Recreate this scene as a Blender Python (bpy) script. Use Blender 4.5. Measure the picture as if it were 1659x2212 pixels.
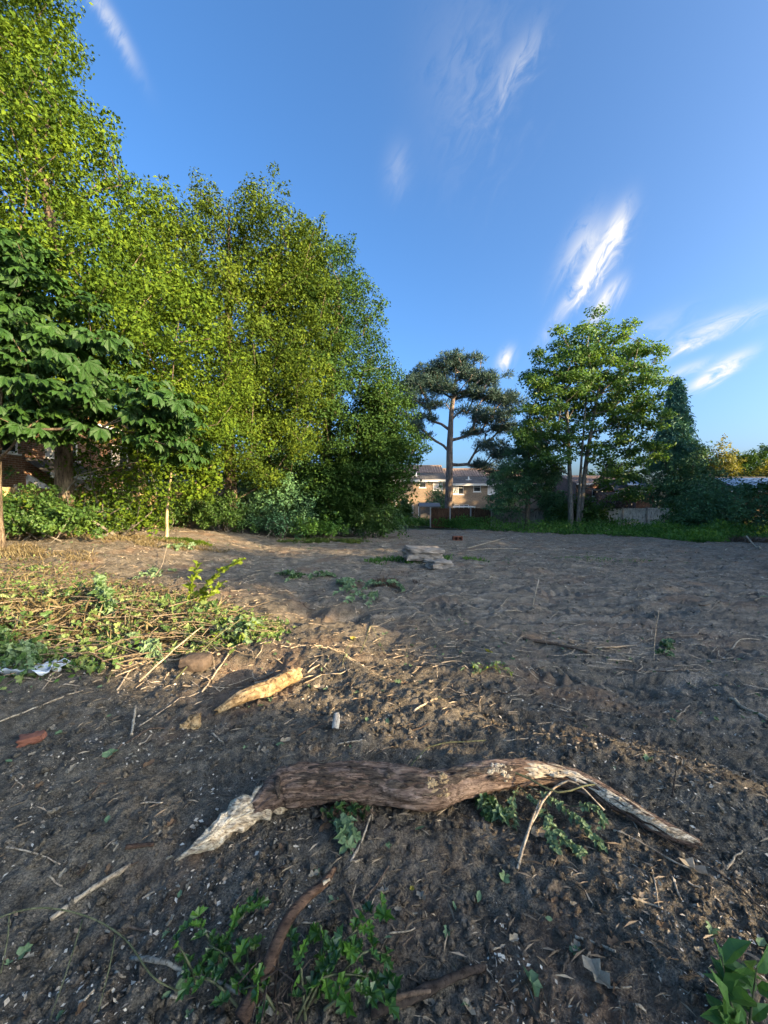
import bpy, math, random
import numpy as np
from mathutils import Vector, Matrix
for o in list(bpy.data.objects): bpy.data.objects.remove(o)
scene = bpy.context.scene
COL = scene.collection
R = math.radians

# ------------------------------------------------------------------ camera
FPX, CW, CH = 386.0, 768.0, 1024.0
CAMZ, PITCH = 1.95, R(2.08)
cam = bpy.data.cameras.new('camera'); camo = bpy.data.objects.new('camera', cam); COL.objects.link(camo)
cam.sensor_fit = 'VERTICAL'; cam.sensor_height = 24.0; cam.lens = 24.0 * FPX / CH
cam.clip_start = 0.02; cam.clip_end = 3000
camo.location = (0, 0, CAMZ); camo.rotation_euler = (math.pi / 2 - PITCH, 0, 0)
scene.camera = camo

# ------------------------------------------------------------------ sun, sky, exposure
SUN_EL = R(14.0); SUN_AZ = math.atan2(0.86, -0.50)          # azimuth measured from +Y towards +X
SDIR = Vector((math.sin(SUN_AZ) * math.cos(SUN_EL), math.cos(SUN_AZ) * math.cos(SUN_EL), math.sin(SUN_EL)))
sl = bpy.data.lights.new('sun', 'SUN'); sl.energy = 3.3; sl.angle = R(0.55); sl.color = (1.0, 0.74, 0.42)
so = bpy.data.objects.new('sun', sl); COL.objects.link(so); so.location = (30, -20, 30)
so.rotation_euler = SDIR.to_track_quat('Z', 'Y').to_euler()
scene.view_settings.view_transform = 'Standard'; scene.view_settings.look = 'None'
scene.view_settings.exposure = 2.6; scene.view_settings.gamma = 1.0; scene.view_settings.use_curve_mapping = False

def cam_dir(xd, yd):
    """unit direction of a pixel of the photograph (coordinates on a 1659 x 2212 grid)"""
    x = (xd * CW / 1659.0 - CW / 2) / FPX; y = (CH / 2 - yd * CH / 2212.0) / FPX
    c, s = math.cos(PITCH), math.sin(PITCH)
    return Vector((x, c + y * s, -s + y * c)).normalized()

world = bpy.data.worlds.new('World'); scene.world = world; world.use_nodes = True
wt = world.node_tree; wt.nodes.clear()
def wn(t, **k):
    n = wt.nodes.new(t)
    for a, b in k.items(): setattr(n, a, b)
    return n
def wm(op, a, b=None, c=None):
    n = wn('ShaderNodeMath', operation=op)
    for i, v in enumerate((a, b, c)):
        if v is None: continue
        if isinstance(v, (int, float)): n.inputs[i].default_value = v
        else: wt.links.new(v, n.inputs[i])
    return n.outputs[0]
wout = wn('ShaderNodeOutputWorld'); sky = wn('ShaderNodeTexSky', sky_type='NISHITA')
sky.sun_disc = False; sky.sun_elevation = SUN_EL; sky.sun_rotation = SUN_AZ
sky.altitude = 0; sky.air_density = 0.63; sky.dust_density = 5.0; sky.ozone_density = 3.5
bg = wn('ShaderNodeBackground'); bg.inputs[1].default_value = 0.10
hs = wn('ShaderNodeHueSaturation'); hs.inputs['Saturation'].default_value = 1.13
wt.links.new(sky.outputs[0], hs.inputs['Color']); tint = wn('ShaderNodeMix', data_type='RGBA', blend_type='MULTIPLY'); tint.inputs[0].default_value = 1.0; tint.inputs[7].default_value = (0.93, 0.96, 0.91, 1)
wt.links.new(hs.outputs[0], tint.inputs[6]); wt.links.new(tint.outputs[2], bg.inputs[0])
bgc = wn('ShaderNodeBackground'); bgc.inputs[0].default_value = (1.0, 0.985, 0.96, 1); bgc.inputs[1].default_value = 0.18
tc = wn('ShaderNodeTexCoord')
def vdot(vec):
    n = wn('ShaderNodeVectorMath', operation='DOT_PRODUCT'); n.inputs[1].default_value = vec
    wt.links.new(tc.outputs['Generated'], n.inputs[0]); return n.outputs['Value']
world.cycles.sampling_method = 'MANUAL'; world.cycles.sample_map_resolution = 512
# cirrus: centre, tip along the streak, half width (photo grid), opacity, raggedness
CIRRUS = [((1328, 500), (1358, 436), 25, 1.0, 0.6), ((1296, 564), (1340, 496), 30, 0.85, 0.8), ((1262, 610), (1330, 520), 18, 0.9, 0.9),
          ((1312, 645), (1342, 605), 20, 1.3, 0.7),
          ((1255, 525), (1300, 450), 32, 0.4, 1.0), ((1092, 776), (1106, 752), 16, 1.1, 0.8), ((1562, 795), (1624, 758), 17, 1.3, 0.6),
          ((1535, 818), (1575, 795), 14, 0.8, 0.8),
          ((1500, 735), (1560, 708), 16, 0.7, 0.9), ((1585, 685), (1700, 650), 22, 0.36, 0.9), ((1120, 130), (1170, 40), 34, 0.20, 1.0),
          ((1000, 150), (1010, -60), 120, 0.08, 0.8), ((258, 72), (305, 165), 18, 0.34, 0.6), ((215, 15), (255, 80), 16, 0.26, 0.7),
          ((855, 360), (862, 300), 30, 0.13, 0.6), ((1500, 790), (1560, 770), 14, 0.35, 0.8), ((1420, 700), (1500, 660), 26, 0.14, 0.9)]
# clouds are laid out on the tangent plane of one fixed sky direction; two shared streaky noises shape them
cF, cR, cU = cam_dir(829.5, 1106), Vector((1, 0, 0)), Vector((0, math.sin(PITCH), math.cos(PITCH)))
KX = FPX * 1659.0 / CW
zf = vdot(cF); front = wm('GREATER_THAN', zf, 0.15); zf = wm('MAXIMUM', zf, 0.15)
PX = wm('MULTIPLY', wm('DIVIDE', vdot(cR), zf), KX); PY = wm('MULTIPLY', wm('DIVIDE', vdot(cU), zf), KX)     # photo-grid units from the middle, y up
def streak(angle, lo, wo, seed):
    ca, sa = math.cos(angle), math.sin(angle); cm = wn('ShaderNodeCombineXYZ')
    wt.links.new(wm('DIVIDE', wm('ADD', wm('MULTIPLY', PX, ca), wm('MULTIPLY', PY, sa)), lo), cm.inputs[0]); wt.links.new(wm('DIVIDE', wm('SUBTRACT', wm('MULTIPLY', PY, ca), wm('MULTIPLY', PX, sa)), wo), cm.inputs[1]); cm.inputs[2].default_value = seed
    nz = wn('ShaderNodeTexNoise'); nz.inputs['Scale'].default_value = 1.0; nz.inputs['Detail'].default_value = 5; nz.inputs['Roughness'].default_value = 0.6; nz.inputs['Distortion'].default_value = 0.9
    wt.links.new(cm.outputs[0], nz.inputs['Vector']); return wm('SUBTRACT', nz.outputs['Fac'], 0.5)
NS = [streak(R(62), 85, 30, 1.7), streak(R(28), 85, 26, 5.2)]
alpha = None
for k, (c0, c1, hw, op, rag) in enumerate(CIRRUS):
    cx, cy_ = c0[0] - 829.5, 1106 - c0[1]; ax, ay = c1[0] - c0[0], c0[1] - c1[1]; ln = math.hypot(ax, ay); ax, ay = ax / ln, ay / ln
    n0 = NS[0 if abs(ay) > 0.75 * abs(ax) else 1]
    dx, dy = wm('SUBTRACT', PX, cx), wm('SUBTRACT', PY, cy_)
    u = wm('ADD', wm('MULTIPLY', dx, ax), wm('MULTIPLY', dy, ay)); v = wm('SUBTRACT', wm('MULTIPLY', dy, ax), wm('MULTIPLY', dx, ay))
    vv = wm('MULTIPLY_ADD', n0, 2.0 * rag, wm('DIVIDE', v, hw)); uu = wm('MULTIPLY_ADD', n0, 1.0 * rag, wm('DIVIDE', u, ln * 1.05))
    r2 = wm('ADD', wm('MULTIPLY', vv, vv), wm('MULTIPLY', uu, uu)); g = wm('EXPONENT', wm('MULTIPLY', r2, -1.5))
    m = wm('MULTIPLY', wm('MULTIPLY', g, op), wm('MAXIMUM', wm('MULTIPLY_ADD', n0, 5.0 * rag, 0.85), 0.0))
    alpha = m if alpha is None else wm('ADD', alpha, m)
alpha = wm('MULTIPLY', alpha, front)
alpha = wm('MINIMUM', wm('MAXIMUM', alpha, 0.0), 0.97)
mx = wn('ShaderNodeMixShader'); wt.links.new(alpha, mx.inputs[0]); wt.links.new(bg.outputs[0], mx.inputs[1]); wt.links.new(bgc.outputs[0], mx.inputs[2])
wt.links.new(mx.outputs[0], wout.inputs[0])

cy = scene.cycles; cy.max_bounces = 4; cy.diffuse_bounces = 3; cy.glossy_bounces = 2; cy.transmission_bounces = 3; cy.transparent_max_bounces = 4; cy.adaptive_threshold = 0.02
# ------------------------------------------------------------------ helpers: noise, meshes, tags
def _h(ix, iy, iz, seed):
    h = (ix.astype(np.int64) * 374761393 + iy.astype(np.int64) * 668265263 + iz.astype(np.int64) * 2147483647 // 3 * 5 + seed * 974711) & 0xffffffff
    h = ((h ^ (h >> 13)) * 1274126177) & 0xffffffff
    h = ((h ^ (h >> 16)) * 2246822519) & 0xffffffff
    return ((h ^ (h >> 15)) & 0xffffff) / float(0xffffff)
def vn3(x, y, z, seed=0):
    x, y, z = np.broadcast_arrays(np.asarray(x, float), np.asarray(y, float), np.asarray(z, float))
    ix, iy, iz = np.floor(x), np.floor(y), np.floor(z); fx, fy, fz = x - ix, y - iy, z - iz
    fx, fy, fz = [f * f * (3 - 2 * f) for f in (fx, fy, fz)]
    r = 0
    for dx in (0, 1):
        for dy in (0, 1):
            for dz in (0, 1):
                r = r + _h(ix + dx, iy + dy, iz + dz, seed) * (fx if dx else 1 - fx) * (fy if dy else 1 - fy) * (fz if dz else 1 - fz)
    return r * 2 - 1
def vn2(x, y, seed=0):
    x, y = np.broadcast_arrays(np.asarray(x, float), np.asarray(y, float))
    ix, iy = np.floor(x), np.floor(y); fx, fy = x - ix, y - iy; z = np.zeros_like(ix)
    fx, fy = fx * fx * (3 - 2 * fx), fy * fy * (3 - 2 * fy)
    a, b, c, d = _h(ix, iy, z, seed), _h(ix + 1, iy, z, seed), _h(ix, iy + 1, z, seed), _h(ix + 1, iy + 1, z, seed)
    return (a * (1 - fx) * (1 - fy) + b * fx * (1 - fy) + c * (1 - fx) * fy + d * fx * fy) * 2 - 1
def fbm2(x, y, oct=4, seed=0, gain=0.5):
    r, a = 0, 1.0
    for i in range(oct):
        r = r + a * vn2(x * 2 ** i + 17.3 * i, y * 2 ** i - 9.1 * i, seed + i); a *= gain
    return r
def sm(e0, e1, x):
    t = np.clip((x - e0) / (e1 - e0), 0, 1); return t * t * (3 - 2 * t)

def mesh_np(name, V, Fs, smooth=False, mi=None):
    """V (n,3); Fs list of (m,k) index arrays"""
    V = np.ascontiguousarray(V, dtype=np.float32).reshape(-1, 3)
    Fs = [np.asarray(F, dtype=np.int32) for F in Fs if len(F)]
    me = bpy.data.meshes.new(name)
    me.vertices.add(len(V)); me.vertices.foreach_set('co', V.ravel())
    lv = np.concatenate([F.ravel() for F in Fs]); tot = np.concatenate([np.full(len(F), F.shape[1], np.int32) for F in Fs])
    st = np.concatenate(([0], np.cumsum(tot)[:-1])).astype(np.int32)
    me.loops.add(len(lv)); me.loops.foreach_set('vertex_index', lv)
    me.polygons.add(len(tot)); me.polygons.foreach_set('loop_start', st); me.polygons.foreach_set('loop_total', tot)
    me.polygons.foreach_set('use_smooth', np.full(len(tot), smooth, dtype=bool))
    if mi is not None: me.polygons.foreach_set('material_index', np.asarray(mi, np.int32))
    me.update(calc_edges=True); me.validate()
    return me
def obj(name, me, mat=None, parent=None, loc=None):
    o = bpy.data.objects.new(name, me); COL.objects.link(o)
    if mat is not None:
        for m in (mat if isinstance(mat, (list, tuple)) else [mat]): me.materials.append(m)
    if parent is not None: o.parent = parent
    if loc is not None: o.location = loc
    return o
def tag(o, label=None, cat=None, group=None, kind=None):
    if label: o['label'] = label
    if cat: o['category'] = cat
    if group: o['group'] = group
    if kind: o['kind'] = kind
    return o
def thing(name, label, cat, loc=(0, 0, 0), group=None):
    o = bpy.data.objects.new(name, None); COL.objects.link(o); o.location = loc; o.empty_display_size = 0.2
    return tag(o, label, cat, group)
class MB:
    """collects shapes of one mesh"""
    def __init__(s): s.V = []; s.F = {}; s.n = 0
    def add(s, V, F):
        V = np.asarray(V, float).reshape(-1, 3)
        for f in F:
            f = np.asarray(f, int); f = f.reshape(-1, f.shape[-1])
            s.F.setdefault(f.shape[1], []).append(f + s.n)
        s.V.append(V); s.n += len(V); return s
    def box(s, x0, x1, y0, y1, z0, z1):
        V = [(x, y, z) for x in (x0, x1) for y in (y0, y1) for z in (z0, z1)]
        return s.add(V, [[(0, 1, 3, 2), (4, 6, 7, 5), (0, 4, 5, 1), (2, 3, 7, 6), (0, 2, 6, 4), (1, 5, 7, 3)]])
    def obox(s, c, ax, ay, az):
        c, ax, ay, az = [np.asarray(q, float) for q in (c, ax, ay, az)]
        V = [c + i * ax + j * ay + k * az for i in (-1, 1) for j in (-1, 1) for k in (-1, 1)]
        return s.add(V, [[(0, 1, 3, 2), (4, 6, 7, 5), (0, 4, 5, 1), (2, 3, 7, 6), (0, 2, 6, 4), (1, 5, 7, 3)]])
    def tube(s, P, rad, k=6, cap=True):
        V, F = tube_arrays(P, rad, k); s.add(V, [F])
        if cap:
            n = len(P); s.F.setdefault(k, []).append(np.array([list(range(k))[::-1]]) + s.n - len(V)); s.F[k].append(np.array([list(range(k))]) + s.n - k)
        return s
    def mesh(s, name, smooth=False): return mesh_np(name, np.concatenate(s.V), [np.concatenate(f) for f in s.F.values()], smooth)
    def build(s, name, mat, parent=None, smooth=False, loc=None): return obj(name, s.mesh(name, smooth), mat, parent, loc)
def tube_arrays(P, rad, k=6):
    P = np.asarray(P, float); n = len(P); rad = np.broadcast_to(np.asarray(rad, float), (n,))
    T = np.gradient(P, axis=0); T /= np.linalg.norm(T, axis=1)[:, None] + 1e-9
    up = np.array([0.13, 0.21, 0.97]);
    if abs(T.mean(0) @ up) > 0.9: up = np.array([0.9, 0.3, 0.1])
    B = np.cross(T, up); B /= np.linalg.norm(B, axis=1)[:, None] + 1e-9; N = np.cross(B, T)
    a = np.arange(k) / k * 2 * math.pi
    V = P[:, None, :] + rad[:, None, None] * (np.cos(a)[None, :, None] * B[:, None, :] + np.sin(a)[None, :, None] * N[:, None, :])
    i = np.arange(n - 1)[:, None] * k; j = np.arange(k)[None, :]; j2 = (j + 1) % k
    F = np.stack([i + j, i + j2, i + k + j2, i + k + j], -1).reshape(-1, 4)
    return V.reshape(-1, 3), F
def smooth_path(P, n):
    """Catmull-Rom through P, n points"""
    P = np.asarray(P, float)
    if len(P) == 2: return P[0] + (P[1] - P[0]) * np.linspace(0, 1, n)[:, None]
    Q = np.vstack([2 * P[0] - P[1], P, 2 * P[-1] - P[-2]]); t = np.linspace(0, len(P) - 1 - 1e-6, n); i = t.astype(int); f = (t - i)[:, None]
    a, b, c, d = Q[i], Q[i + 1], Q[i + 2], Q[i + 3]
    return 0.5 * (2 * b + (c - a) * f + (2 * a - 5 * b + 4 * c - d) * f ** 2 + (3 * b - a - 3 * c + d) * f ** 3)
def unit(v): return v / (np.linalg.norm(v, axis=-1, keepdims=True) + 1e-9)

# leaf outlines: (along, across, bend) and triangles
def leaf_tmpl(kind):
    if kind == 'diamond':
        return np.array([(0, 0, 0), (.45, -.5, .1), (1, 0, 0), (.45, .5, .1)], float), np.array([(0, 1, 2), (0, 2, 3)])
    if kind == 'oval':
        V = [(0, 0, 0), (.25, -.36, .07), (.6, -.42, .06), (1, 0, -.12), (.6, .42, .06), (.25, .36, .07), (.5, 0, -.03)]
        return np.array(V, float), np.array([(6, i, (i + 1) % 6) for i in range(6)])
    if kind == 'leaflet':
        V = [(0, 0, 0), (.4, -.2, .05), (.72, -.34, .02), (1, 0, -.22), (.72, .34, .02), (.4, .2, .05), (.6, 0, -.06)]
        return np.array(V, float), np.array([(6, i, (i + 1) % 6) for i in range(6)])
    if kind == 'ivy':
        o = [(0, .0), (-.12, -.3), (.12, -.52), (.38, -.26), (.62, -.42), (.68, -.2), (1, 0), (.68, .2), (.62, .42), (.38, .26), (.12, .52), (-.12, .3)]
    elif kind == 'holly':
        o = [(0, .0), (.1, -.16), (.2, -.42), (.33, -.2), (.5, -.48), (.62, -.2), (.78, -.36), (.84, -.12), (1.05, 0), (.84, .12), (.78, .36), (.62, .2), (.5, .48), (.33, .2), (.2, .42), (.1, .16)]
    elif kind == 'dead':
        o = [(0, 0), (.2, -.3), (.45, -.22), (.6, -.4), (.8, -.2), (1, .05), (.75, .3), (.5, .2), (.3, .38), (.1, .2)]
    else: raise ValueError(kind)
    V = [(a, b, 0.5 * abs(b) - 0.25 * a * a + (0.10 if i % 2 else 0)) for i, (a, b) in enumerate(o)] + [(.42, 0, -.08)]
    k = len(o)
    return np.array(V, float), np.array([(k, i, (i + 1) % k) for i in range(k)])
def scatter(kind, P, A, N, L, W=None):
    tv, tf = leaf_tmpl(kind); P = np.asarray(P, float); n = len(P); A = unit(np.asarray(A, float)); N = np.asarray(N, float)
    B = unit(np.cross(N, A)); N = np.cross(A, B); L = np.broadcast_to(np.asarray(L, float), (n,)); W = L if W is None else np.broadcast_to(np.asarray(W, float), (n,))
    V = P[:, None] + tv[None, :, 0, None] * (A * L[:, None])[:, None] + tv[None, :, 1, None] * (B * W[:, None])[:, None] + tv[None, :, 2, None] * (N * L[:, None])[:, None]
    F = tf[None] + (np.arange(n) * len(tv))[:, None, None]
    return V.reshape(-1, 3), F.reshape(-1, 3)

# ------------------------------------------------------------------ helpers: materials
def new_mat(name):
    m = bpy.data.materials.new(name); m.use_nodes = True; nt = m.node_tree; nt.nodes.clear()
    out = nt.nodes.new('ShaderNodeOutputMaterial'); p = nt.nodes.new('ShaderNodeBsdfPrincipled'); nt.links.new(p.outputs[0], out.inputs[0])
    return m, nt, p, out
def node(nt, t, ins=None, **k):
    n = nt.nodes.new(t)
    for a, b in k.items(): setattr(n, a, b)
    for key, v in (ins or {}).items():
        if hasattr(v, 'is_output'): nt.links.new(v, n.inputs[key])
        else: n.inputs[key].default_value = v
    return n
def ramp(nt, fac, stops):
    n = nt.nodes.new('ShaderNodeValToRGB'); nt.links.new(fac, n.inputs[0]); e = n.color_ramp.elements
    while len(e) < len(stops): e.new(0.5)
    for q, (p, c) in zip(e, stops): q.position = p; q.color = (c[0], c[1], c[2], 1)
    return n.outputs[0]
def noise(nt, vec, scale, detail=5, rough=0.55, dist=0.0):
    return node(nt, 'ShaderNodeTexNoise', {'Vector': vec, 'Scale': scale, 'Detail': detail, 'Roughness': rough, 'Distortion': dist}).outputs['Fac']
def mixc(nt, f, a, b, bt='MIX'):
    n = nt.nodes.new('ShaderNodeMix'); n.data_type = 'RGBA'; n.blend_type = bt
    for i, v in ((0, f), (6, a), (7, b)):
        if hasattr(v, 'is_output'): nt.links.new(v, n.inputs[i])
        else: n.inputs[i].default_value = v if not isinstance(v, tuple) else (v[0], v[1], v[2], 1)
    return n.outputs[2]
def mathn(nt, op, a, b=0.0):
    n = nt.nodes.new('ShaderNodeMath'); n.operation = op
    for i, v in ((0, a), (1, b)):
        if hasattr(v, 'is_output'): nt.links.new(v, n.inputs[i])
        else: n.inputs[i].default_value = v
    return n.outputs[0]
def bump(nt, h, strength=0.4, dist=0.02):
    return node(nt, 'ShaderNodeBump', {'Height': h, 'Strength': strength, 'Distance': dist}).outputs[0]
def scaled(nt, vec, s):
    return node(nt, 'ShaderNodeMapping', {'Vector': vec, 'Scale': s}).outputs[0]
def leaf_mat(name, cols, trans=0.35, rough=0.5, clump=0.55, clump_amt=0.5, tcol=None, spec=0.3):
    """cols: dark, mid, light"""
    m, nt, p, out = new_mat(name); geo = node(nt, 'ShaderNodeNewGeometry'); t = node(nt, 'ShaderNodeTexCoord')
    rnd = geo.outputs['Random Per Island']; nz = noise(nt, t.outputs['Object'], clump, 3)
    cl = mathn(nt, 'MULTIPLY', mathn(nt, 'ADD', mathn(nt, 'MULTIPLY', mathn(nt, 'SUBTRACT', nz, 0.5), 2.6), 0.5), clump_amt)
    f = mathn(nt, 'ADD', mathn(nt, 'MULTIPLY', rnd, 1 - clump_amt), cl)
    c = ramp(nt, f, [(0.08, cols[0]), (0.5, cols[1]), (0.95, cols[2])])
    nt.links.new(c, p.inputs['Base Color']); p.inputs['Roughness'].default_value = rough; p.inputs['Specular IOR Level'].default_value = spec
    tr = node(nt, 'ShaderNodeBsdfTranslucent'); tcn = mixc(nt, 1.0, c, tcol or (1.15, 1.1, 0.55), 'MULTIPLY'); nt.links.new(tcn, tr.inputs[0])
    ms = node(nt, 'ShaderNodeMixShader', {0: trans}); nt.links.new(p.outputs[0], ms.inputs[1]); nt.links.new(tr.outputs[0], ms.inputs[2]); nt.links.new(ms.outputs[0], out.inputs[0])
    return m
def wood_mat(name, cols, scale=(30, 30, 4), rough=0.85, bstr=0.6, bdist=0.01, detail=8, dist=0.6, coord='Object'):
    m, nt, p, out = new_mat(name); t = node(nt, 'ShaderNodeTexCoord'); v = scaled(nt, t.outputs[coord], scale)
    n1 = noise(nt, v, 1.0, detail, 0.62, dist); n2 = noise(nt, t.outputs[coord], 3.0, 4)
    f = mathn(nt, 'ADD', mathn(nt, 'MULTIPLY', n1, 0.75), mathn(nt, 'MULTIPLY', n2, 0.35)); f = mathn(nt, 'SUBTRACT', f, 0.05)
    c = ramp(nt, f, [(0.33, cols[0]), (0.5, cols[1]), (0.68, cols[2])])
    n3 = noise(nt, v, 2.6, 6, 0.7, 0.3); c = mixc(nt, 0.85, c, ramp(nt, n3, [(0.38, (.22, .2, .19)), (0.47, (.95, .95, .95)), (0.66, (1.35, 1.32, 1.28))]), 'MULTIPLY'); n1 = mathn(nt, 'ADD', n1, mathn(nt, 'MULTIPLY', n3, 0.7))
    nt.links.new(c, p.inputs['Base Color']); p.inputs['Roughness'].default_value = rough; p.inputs['Specular IOR Level'].default_value = 0.2
    nt.links.new(bump(nt, n1, bstr, bdist), p.inputs['Normal']); return m
def plain_mat(name, col, rough=0.6, var=0.15, scale=8, bstr=0.1, bdist=0.005, metal=0, spec=0.4):
    m, nt, p, out = new_mat(name); t = node(nt, 'ShaderNodeTexCoord'); n1 = noise(nt, t.outputs['Object'], scale, 6)
    c = ramp(nt, n1, [(0.3, tuple(x * (1 - var) for x in col)), (0.7, tuple(min(1, x * (1 + var)) for x in col))])
    nt.links.new(c, p.inputs['Base Color']); p.inputs['Roughness'].default_value = rough; p.inputs['Metallic'].default_value = metal; p.inputs['Specular IOR Level'].default_value = spec
    nt.links.new(bump(nt, n1, bstr, bdist), p.inputs['Normal']); return m
# ------------------------------------------------------------------ terrain
RX = np.array([-30, -8, -3, -1.9, -.72, .2, 1.0, 1.7, 2.4, 4, 8, 30.]); RY = np.array([7.5, 6.6, 5.6, 5.0, 4.35, 3.6, 2.85, 2.5, 2.3, 1.9, 1.2, 1.0])
def H0(x, y):
    """land form without roughness"""
    x, y = np.asarray(x, float), np.asarray(y, float)
    z = -0.75 * sm(9, 38, y) + 0.62 * sm(-4, -11, x) * sm(5.5, 12.5, y)
    yr = np.interp(x, RX, RY) + 0.10 * vn2(x * 1.7, x * 0 + 3.1, 5)
    z = z + 0.36 * sm(0.55, -0.45, y - yr) - 0.16 * sm(0.9, 2.6, x) * sm(3.2, 1.0, y) * 1.0
    z = z + 0.05 * np.exp(-((y - yr + 0.45) / 0.35) ** 2)
    z = z + 0.35 * np.exp(-(((x + 4.6) / 2.6) ** 2 + ((y - 6.4) / 1.5) ** 2)) * 0.5      # under the heap of cuttings
    return z
TRACKS = [((0.8, 8.3), (9.5, 7.3), 0.45), ((0.9, 6.9), (9.5, 5.9), 0.45), ((0.95, 3.25), (4.6, 2.05), 0.42), ((1.6, 4.3), (6.0, 3.6), 0.4), ((2.0, 11.5), (14, 10.4), 0.5), ((4.0, 4.9), (9, 5.0), 0.4)]
def rough(x, y, fine=True):
    x, y = np.asarray(x, float), np.asarray(y, float)
    z = 0.05 * fbm2(x * 0.55 + 3, y * 0.7, 3, 11) + 0.032 * fbm2(x * 1.3, y * 2.6, 4, 21)
    field = sm(-0.2, 1.0, y - np.interp(x, RX, RY))
    # dragged streaks over the field, running across
    z = z + field * 0.030 * vn2(x * 0.55 + 0.25 * y, y * 5.5 + 0.5 * x, 31) + field * 0.016 * vn2(x * 1.1 + 2, y * 13 + 2.4 * x, 33)
    for (a, b, w) in TRACKS:
        d = np.array(b) - np.array(a); ln = np.hypot(*d); d = d / ln; rx, ry = x - a[0], y - a[1]
        s = rx * d[0] + ry * d[1]; q = -rx * d[1] + ry * d[0] + 0.10 * np.sin(s * 0.9)
        m = sm(w * 0.62, w * 0.42, np.abs(q)) * sm(-0.3, 0.3, s) * sm(ln + .3, ln - .3, s) * (0.75 + 0.5 * vn2(s * 0.7, q * 2, 41))
        m = np.clip(m, 0, 1); berm = np.exp(-((np.abs(q) - w * .72) / .09) ** 2) * sm(-.3, .3, s) * sm(ln + .3, ln - .3, s); z = z + berm * (.035 + .03 * vn2(s * 4, q * 4, 46))
        z = z + m * (-0.04 + 0.032 * np.sin((s + 0.35 * np.abs(q) + .03 * vn2(s * 3, q * 3, 44)) * 2 * math.pi / 0.19))
    if fine:
        c1 = np.abs(vn2(x * 6.5, y * 6.5, 51)); c2 = np.abs(vn2(x * 15 + 4, y * 15, 52))
        near = sm(12, 3, y)
        patch = 0.4 + 0.6 * sm(-0.3, 0.5, vn2(x * 1.1, y * 1.1, 61))
        z = z + (0.020 * (c1 - 0.3) + 0.022 * (c2 - 0.3)) * patch + 0.032 * (np.abs(vn2(x * 2.4, y * 4.4, 57)) - .3) * patch * sm(3.5, 8, y) + .030 * vn2(x * 4.5 + y, y * 5 + 1.2 * x, 58) * sm(3.5, 7, y) + .03 * (np.abs(vn2(x * 5.5, y * 5.5, 59)) - .3) * sm(3.5, 7, y) + 0.011 * vn2(x * 34, y * 34, 53) * near + 0.006 * vn2(x * 75, y * 75, 54) * sm(6, 2, y)
        d = (x + 3.4) * 0.9 + (y - 9) * 0.1
        for (hx, hy, hr, hd) in ((-1.35, 6.6, .32, .22), (-.55, 6.3, .26, .2), (-1.0, 6.9, .5, -.12), (2.75, 4.05, .5, .12), (-1.15, 1.45, .25, .06), (-1.25, 3.55, .35, .13), (1.3, 4.6, .5, -.1)):
            z = z - hd * np.exp(-((x - hx) ** 2 + ((y - hy) * 1.3) ** 2) / hr ** 2)
    return z
def Hx(x, y): return H0(x, y) + rough(x, y)
# the ground sheet: rows by distance, columns fanning out from where one stands, finer underfoot
NR, NC = 510, 440
GY = np.geomspace(0.62, 34, NR); GU = np.linspace(-1.0, 1.0, NC); GT = np.sign(GU) * (np.abs(GU) * 1.25 + 0.25 * np.abs(GU) ** 6)
GYY, GTT = np.meshgrid(GY, GT, indexing='ij'); GXX = GTT * (GYY + 0.25)
GZZ = Hx(GXX, GYY) - 0.22 * np.maximum(sm(31, 34, GYY), sm(1.38, 1.5, np.abs(GTT)))
GZZ = GZZ + np.random.default_rng(4).normal(size=GZZ.shape) * (.0016 + .0035 * sm(1.5, 4, GYY) + .009 * sm(4, 12, GYY))      # crumbs
def H(x, y):
    """height of the ground sheet as built"""
    x, y = np.asarray(x, float), np.asarray(y, float); r = np.clip(np.log(np.maximum(y, .62) / .62) / math.log(34 / .62) * (NR - 1), 0, NR - 1.001); c = np.clip(np.interp(x / (np.maximum(y, .62) + .25), GT, np.arange(NC)), 0, NC - 1.001)
    i, j = r.astype(int), c.astype(int); f, g = r - i, c - j
    z = GZZ[i, j] * (1 - f) * (1 - g) + GZZ[i + 1, j] * f * (1 - g) + GZZ[i, j + 1] * (1 - f) * g + GZZ[i + 1, j + 1] * f * g
    return np.where((y > 33) | (np.abs(x) > 1.45 * (y + .25)), H0(x, y) - .13, z)
def Hs(x, y): return float(H(np.array([x]), np.array([y]))[0])
_TT = np.geomspace(0.8, 90, 260)
def Gv(xd, yd):
    """points of the terrain seen at pixels of the photo grid"""
    D = np.array([cam_dir(a, b) for a, b in zip(np.atleast_1d(xd), np.atleast_1d(yd))]); o = np.array([0, 0, CAMZ])
    P = o + _TT[None, :, None] * D[:, None]; q = P[..., 2] - H(P[..., 0], P[..., 1]); g = q < 0; k = np.where(g.any(1), np.maximum(np.argmax(g, 1), 1), len(_TT) - 1); n = np.arange(len(D))
    a, b = q[n, k - 1], q[n, k]; f = np.clip(a / (a - b + 1e-9), 0, 1); t = _TT[k - 1] + f * (_TT[k] - _TT[k - 1]); P = o + t[:, None] * D; P[:, 2] = H(P[:, 0], P[:, 1]); return P
def G(xd, yd, lift=0.0): p = Gv([xd], [yd])[0]; p[2] += lift; return p
def at(xd, yd, D):
    d = np.array(cam_dir(xd, yd)); return np.array([0, 0, CAMZ]) + d * (D / d[1])

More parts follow.
